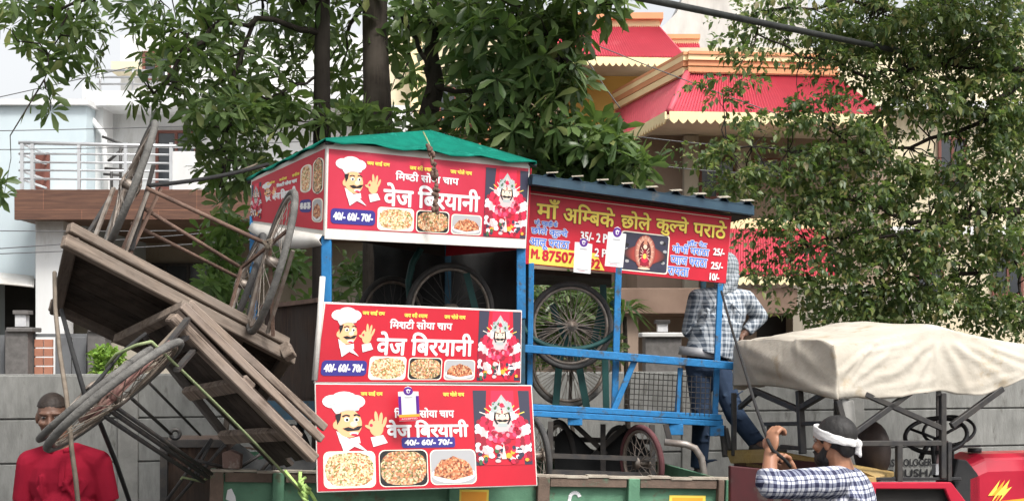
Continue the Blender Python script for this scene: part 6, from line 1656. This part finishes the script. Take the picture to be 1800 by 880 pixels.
b = MB(); twigs(b, hubs, C, .008, 4); part(t2, 'twigs', b, M['bark_dark'])

# right-hand tree of the three: forked dark branch, big leaves before the red roofs
t3 = thing('devil_tree', P(752, 900, 12.0) * V((1, 1, 0)), 'fork stemmed whorl leaved tree with large leaves hanging before the red roofed house', 'tree', 'whorl leaved trees')
b = MB(); b.tube([V((P(752, 0, 12).x, 12.0, 0)), P(750, 330, 12), P(752, 205, 12), P(766, 150, 11.95), P(758, 95, 11.9), P(762, 40, 11.85), P(772, -80, 11.8), P(790, -260, 11.6)], [.11, .095, .085, .078, .062, .055, .05, .03], 12)
hubs = []
for i, (p, q, r_) in enumerate(((P(764, 150, 11.95), P(738, 90, 11.8), .035), (P(738, 90, 11.8), P(706, 30, 11.6), .022), (P(760, 60, 11.9), P(880, -10, 11.4), .03), (P(768, -40, 11.8), P(960, -30, 11.2), .035), (P(764, 150, 11.9), P(900, 190, 11.3), .024), (P(900, 190, 11.3), P(1020, 250, 11.2), .018), (P(1020, 250, 11.2), P(1110, 290, 11.2), .01), (P(880, -10, 11.4), P(985, 100, 11.1), .018), (P(960, -30, 11.2), P(1060, 10, 11.0), .015), (P(900, 190, 11.3), P(930, 290, 11.5), .014), (P(784, -200, 11.7), P(1000, -230, 10.6), .03))):
    hubs += limb(b, p, q, r_, r_ * .5, .07, 7, i + 50)
part(t3, 'trunk', b, M['bark_dark'])
bl = [(865, 45, 11.1, 80, 60, .6, 40), (940, 70, 11.2, 70, 70, .6, 40), (1010, 30, 11.1, 70, 46, .5, 28), (1070, 4, 11.0, 40, 22, .3, 8), (880, 130, 11.4, 90, 60, .7, 44), (965, 150, 11.3, 66, 60, .5, 34), (1010, 130, 11.2, 26, 40, .3, 8), (860, 210, 11.5, 80, 50, .6, 37), (950, 230, 11.4, 76, 52, .6, 42), (1030, 250, 11.3, 60, 50, .5, 35), (1085, 270, 11.2, 46, 40, .4, 23), (1120, 296, 11.2, 36, 26, .3, 13), (980, 300, 11.7, 80, 40, .5, 37), (1070, 315, 11.6, 60, 22, .4, 17), (800, 120, 12.2, 40, 70, .5, 11), (730, 20, 11.8, 50, 40, .5, 13), (800, 25, 11.6, 60, 50, .5, 22), (930, -70, 11.0, 220, 60, 1.2, 85)]
C, ls = whorls(bl, .205, 3, wr=.30); leafpart(t3, 'crown', [ls], M['leaf_a'])
b = MB(); twigs(b, hubs, C, .009, 3); part(t3, 'twigs', b, M['bark_dark'])

# young growth behind the carts
t4 = thing('leafy_sapling', P(395, 900, 12.8) * V((1, 1, 0)), 'pale green leafy sapling between the upturned cart wheels and the balcony house', 'sapling')
b = MB(); hub = limb(b, P(400, 900, 12.8) * V((1, 1, 0)), P(396, 380, 12.8), .04, .012, .02, 8, 3); part(t4, 'stem', b, M['bark'])
C, ls = whorls([(395, 410, 12.8, 42, 44, .4, 34), (392, 480, 12.7, 34, 40, .4, 26), (378, 505, 12.3, 22, 22, .2, 9), (410, 540, 12.8, 40, 30, .3, 16), (500, 470, 13, 50, 40, .3, 20), (620, 480, 13.0, 60, 50, .4, 26), (560, 560, 13, 70, 40, .4, 24)], .17, 4); leafpart(t4, 'crown', [ls], M['leaf_d'])
t5 = thing('garden_shrub', P(183, 900, 16.2) * V((1, 1, 0)), 'small bright yellow green shrub showing over the wall beside the gate pillar', 'shrub')
b = MB(); limb(b, P(183, 900, 16.2) * V((1, 1, 0)), P(183, 640, 16.2), .03, .012, .02, 5, 5); part(t5, 'stem', b, M['bark'])
q = in_blobs([(182, 632, 16.2, 22, 24, .2, 420), (205, 628, 16.3, 14, 14, .15, 90), (186, 660, 16.2, 26, 20, .2, 200)])
n = len(q); leafpart(t5, 'crown', [leaves(q, nr.normal(size=(n, 3)) + np.array([0, -.2, .5]), nr.normal(size=(n, 3)) * .5 + np.array([0, 0, 1]), .07 + .05 * nr.random(n), .035 + .02 * nr.random(n))], M['leaf_c'])
t6 = thing('strap_leaved_plant', P(1108, 900, 13.6) * V((1, 1, 0)), 'plant with long drooping strap leaves seen past the blue stall post', 'plant')
b = MB(); limb(b, P(1100, 900, 13.6) * V((1, 1, 0)), P(1098, 556, 13.6), .035, .02, .02, 6, 6); part(t6, 'stem', b, M['bark'])
n = 44; c_ = np.array(P(1098, 548, 13.6)); ph = nr.random(n) * 6.283; el = nr.random(n) * 1.2 - .35
d = np.stack([np.cos(ph) * np.cos(el), np.sin(ph) * np.cos(el), np.sin(el)], 1)
leafpart(t6, 'crown', [leaves(c_ + d * .02, d, np.tile([0, 0, 1.], (n, 1)) + nr.normal(size=(n, 3)) * .15, .26 + .1 * nr.random(n), .05 + .015 * nr.random(n), droop=.4, wide=.45)], M['leaf_d'])
t7 = thing('garden_shrub', P(1010, 900, 13.4) * V((1, 1, 0)), 'dark leafy shrub filling the gaps behind the spoked wheels of the kulcha stall', 'shrub')
b = MB(); limb(b, P(1010, 900, 13.4) * V((1, 1, 0)), P(1008, 560, 13.4), .03, .012, .03, 6, 8); part(t7, 'stem', b, M['bark'])
C, ls = whorls([(1020, 540, 13.4, 64, 56, .4, 90), (960, 550, 13.4, 54, 56, .4, 70), (1050, 612, 13.3, 50, 24, .3, 24), (840, 510, 13.5, 70, 50, .4, 34), (985, 620, 13.3, 50, 26, .3, 30)], .14, 5); leafpart(t7, 'crown', [ls], M['leaf_a'])

# right tree: fine leaves on long sprays
t8 = thing('fine_leaved_tree', V((P(1930, 0, 13.2).x, 13.2, 0)), 'large fine leaved tree spreading in from the right edge over the tractor', 'tree')
b = MB(); base = t8.location
b.tube([base, V((base.x - .02, 13.2, 2.2)), P(1915, 330, 13.2), P(1880, 120, 13.1), P(1850, -80, 13.0), P(1830, -300, 13)], [.24, .2, .18, .15, .12, .06], 14)
hubs = []
for i, (p, q, r_) in enumerate(((P(1905, 280, 13.2), P(1790, 372, 12.7), .06), (P(1790, 372, 12.7), P(1600, 392, 12.4), .04), (P(1600, 392, 12.4), P(1470, 345, 12.2), .02), (P(1640, 400, 12.4), P(1420, 430, 12.3), .016), (P(1880, 120, 13.1), P(1660, 110, 12.5), .05), (P(1660, 110, 12.5), P(1520, 135, 12.3), .025), (P(1520, 135, 12.3), P(1330, 60, 12.2), .014), (P(1860, -40, 13.0), P(1600, 20, 12.4), .045), (P(1600, 20, 12.4), P(1350, 20, 12.2), .02), (P(1890, 200, 13.1), P(1600, 260, 12.6), .03), (P(1600, 260, 12.6), P(1280, 262, 12.1), .014), (P(1910, 330, 13.2), P(1720, 480, 12.8), .04), (P(1890, 180, 13.1), P(2080, 90, 13.3), .05), (P(1905, 290, 13.2), P(2060, 320, 13.3), .035), (P(1720, 480, 12.8), P(1480, 520, 12.6), .02), (P(1780, 420, 12.9), P(1800, 560, 12.7), .02), (P(1880, 100, 13.1), P(1740, 180, 12.6), .04), (P(1840, -200, 13.0), P(1650, -300, 11.5), .05))):
    hubs += limb(b, p, q, r_, r_ * .5, .06, 7, i + 90)
part(t8, 'trunk', b, M['bark_dark'])
bl = [(1720, 60, 12.6, 120, 80, .9, 196), (1575, 45, 12.5, 110, 55, .8, 124), (1430, 40, 12.3, 100, 48, .6, 51), (1335, 30, 12.2, 50, 36, .4, 17), (1290, 152, 12.1, 40, 22, .25, 9), (1330, 100, 12.2, 36, 26, .3, 9), (1750, 190, 12.6, 90, 100, .8, 155), (1610, 165, 12.5, 76, 46, .6, 67), (1500, 110, 12.4, 66, 40, .5, 38), (1440, 200, 12.2, 60, 40, .5, 27), (1520, 250, 12.4, 90, 44, .6, 51), (1430, 290, 12.2, 90, 40, .5, 40), (1270, 262, 12.1, 60, 22, .3, 20), (1330, 320, 12.2, 70, 36, .4, 34), (1650, 320, 12.6, 110, 50, .6, 81), (1480, 350, 12.3, 110, 50, .6, 73), (1390, 400, 12.2, 60, 44, .4, 34), (1560, 430, 12.5, 120, 60, .7, 119), (1740, 420, 12.7, 90, 80, .7, 113), (1450, 480, 12.4, 84, 50, .5, 44), (1620, 530, 12.8, 130, 48, .6, 113), (1770, 545, 12.8, 60, 46, .5, 53), (1500, 545, 12.7, 90, 36, .5, 40), (1350, 480, 12.3, 36, 26, .3, 8), (1340, 215, 12.2, 40, 30, .3, 8), (1790, 300, 12.8, 50, 80, .6, 61), (1900, 40, 13.2, 130, 110, 1.0, 110), (1900, 230, 13.4, 110, 90, .9, 70), (2060, 120, 13.4, 110, 120, 1.0, 90), (2040, 330, 13.3, 110, 90, .8, 60), (1900, -150, 13.0, 250, 100, 1.4, 110), (1650, -90, 12.0, 260, 70, 1.4, 165)]
C = in_blobs(bl); n = len(C)
td = unit(nr.normal(size=(n, 3)) * np.array([1, .8, .35]) + np.array([-.35, -.15, -.12])); tl_ = .2 + .24 * nr.random(n)
Bs, Ds, Ns = [], [], []
for j in range(25):
    f_ = (j + nr.random(n)) / 25; p = C + td * (f_ * tl_)[:, None] - np.array([0, 0, 1]) * (.10 * f_ ** 2 * tl_)[:, None]
    sdv = unit(np.cross(td, nr.normal(size=(n, 3)))); Bs.append(p + sdv * .01)
    Ds.append(td * .5 + sdv * .9 + np.array([0, 0, -.15])); Ns.append(np.array([0, -.25, 1.]) + nr.normal(size=(n, 3)) * .45)
N_ = n * 25
L_ = .038 + .05 * nr.random(N_) ** 1.5; leafpart(t8, 'crown', [leaves(np.concatenate(Bs), np.concatenate(Ds), np.concatenate(Ns), L_, L_ * (.5 + .2 * nr.random(N_)), wide=.5, droop=.05 + .3 * nr.random((N_, 1)))], M['leaf_b'])
b = MB(); twigs(b, hubs, C, .007, 3, 400)
part(t8, 'twigs', b, M['bark_dark'])

# ------------------------------------------------------------------ overhead cables and wires
def cable(name, a, c, sag, r, m, label, grp=None):
    a, c = V(a), V(c); pts = sagline(a, c, sag, 16)
    b = MB(); b.tube(pts, r, 8); return solo(name, b, M[m], pts[8], label, 'cable' if r > .01 else 'wire', grp)
cable('overhead_cable', P(560, -120, 6.9), P(2400, 249, 34), .04, .0255, 'cable', 'thick black cable crossing in front of the red roofs into the right tree')
for x0, y0, x1, y1, Y0, Y1, sg, lb_ in ((-640, 297, 230, 118, 18, 18, .05, 'thin wire rising across the pale sky at far left'), (-640, 228, 700, 205, 19, 19, .1, 'thin wire level across the top of the pale blue wall'), (-640, 256, 640, 244, 19, 19, .1, 'thin wire crossing just above the steel balcony railing'), (-640, 388, 420, 404, 18, 18, .06, 'thin wire crossing under the brown balcony front'), (-640, 450, 460, 420, 18, 18, .1, 'slack wire crossing in front of the ground floor window'), (-640, 474, 380, 408, 17, 17, .03, 'wire slanting behind the raised end of the upper handcart'), (1000, 60, 1420, 220, 16, 16, .02, 'dark wire slanting down across the lower red roof'), (990, 40, 1090, 190, 15, 15, .02, 'dark wire dropping steeply beside the upper red roof'), (1120, 240, 1500, 262, 17, 17, .05, 'pale wire passing just under the scalloped eave'), (1150, 290, 1500, 306, 17, 17, .05, 'pale wire crossing in front of the upstairs brown windows')):
    cable('overhead_wire', P(x0, y0, Y0), P(x1, y1, Y1), sg, .006, 'wire', lb_, 'overhead wires')

tb = thing('dark_backdrop', P(780, 560, 11.25), 'black sheet added across the back of the biryani stall to darken its inside', 'tarpaulin')  # dark sheet added to make the stall inside read as unlit
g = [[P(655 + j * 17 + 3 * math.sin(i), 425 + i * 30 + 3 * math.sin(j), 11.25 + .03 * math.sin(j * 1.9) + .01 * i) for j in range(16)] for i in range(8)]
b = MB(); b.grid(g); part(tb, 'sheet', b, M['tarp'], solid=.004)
tb2 = thing('dark_infill', P(1060, 845, 11.2), 'low black bundle of sacking added to darken the trailer under the kulcha stall', 'mound')  # black filling added so the gap under the stall goes dark
rg = random.Random(21); g = []
for i in range(9): g.append([P(975 + j * 14, 900 - (130 + 22 * math.sin(j * .9) + rg.uniform(-8, 8)) * math.sin(math.pi * (i + .4) / 9.4), 11.0 + i * .07) for j in range(13)])
b = MB(); b.grid(g); part(tb2, 'infill', b, M['tarp'], sub=1)
gp = thing('gate_pillar', P(1165, 610, 18) * V((1, 1, 0)), 'low grey gate pillar with a lamp, seen under the kulcha price board', 'pillar', 'gate pillars')
b = MB(); a = P(1134, 590, 18); c = P(1198, 590, 18); b.box((a.x, 18, 0), (c.x - a.x, 0, 0), (0, .4, 0), (0, 0, a.z)); part(gp, 'shaft', b, M['granite'], bevel=.01)
part(gp, 'capstone', slab(MB(), 1128, 584, 1204, 592, 17.95, .5), M['raw_concrete'], bevel=.01)
gl = thing('gate_lamp', P(1165, 584, 18.1), 'small white gate lamp with a dark cap, seen beyond the blue stall', 'lamp')
part(gl, 'lamp_glass', slab(MB(), 1156, 568, 1174, 583, 18.05, .13), M['lamp_glass'], bevel=.005)
part(gl, 'lamp_cap', slab(MB(), 1152, 562, 1178, 568, 18.02, .19), M['black_steel'], bevel=.004)
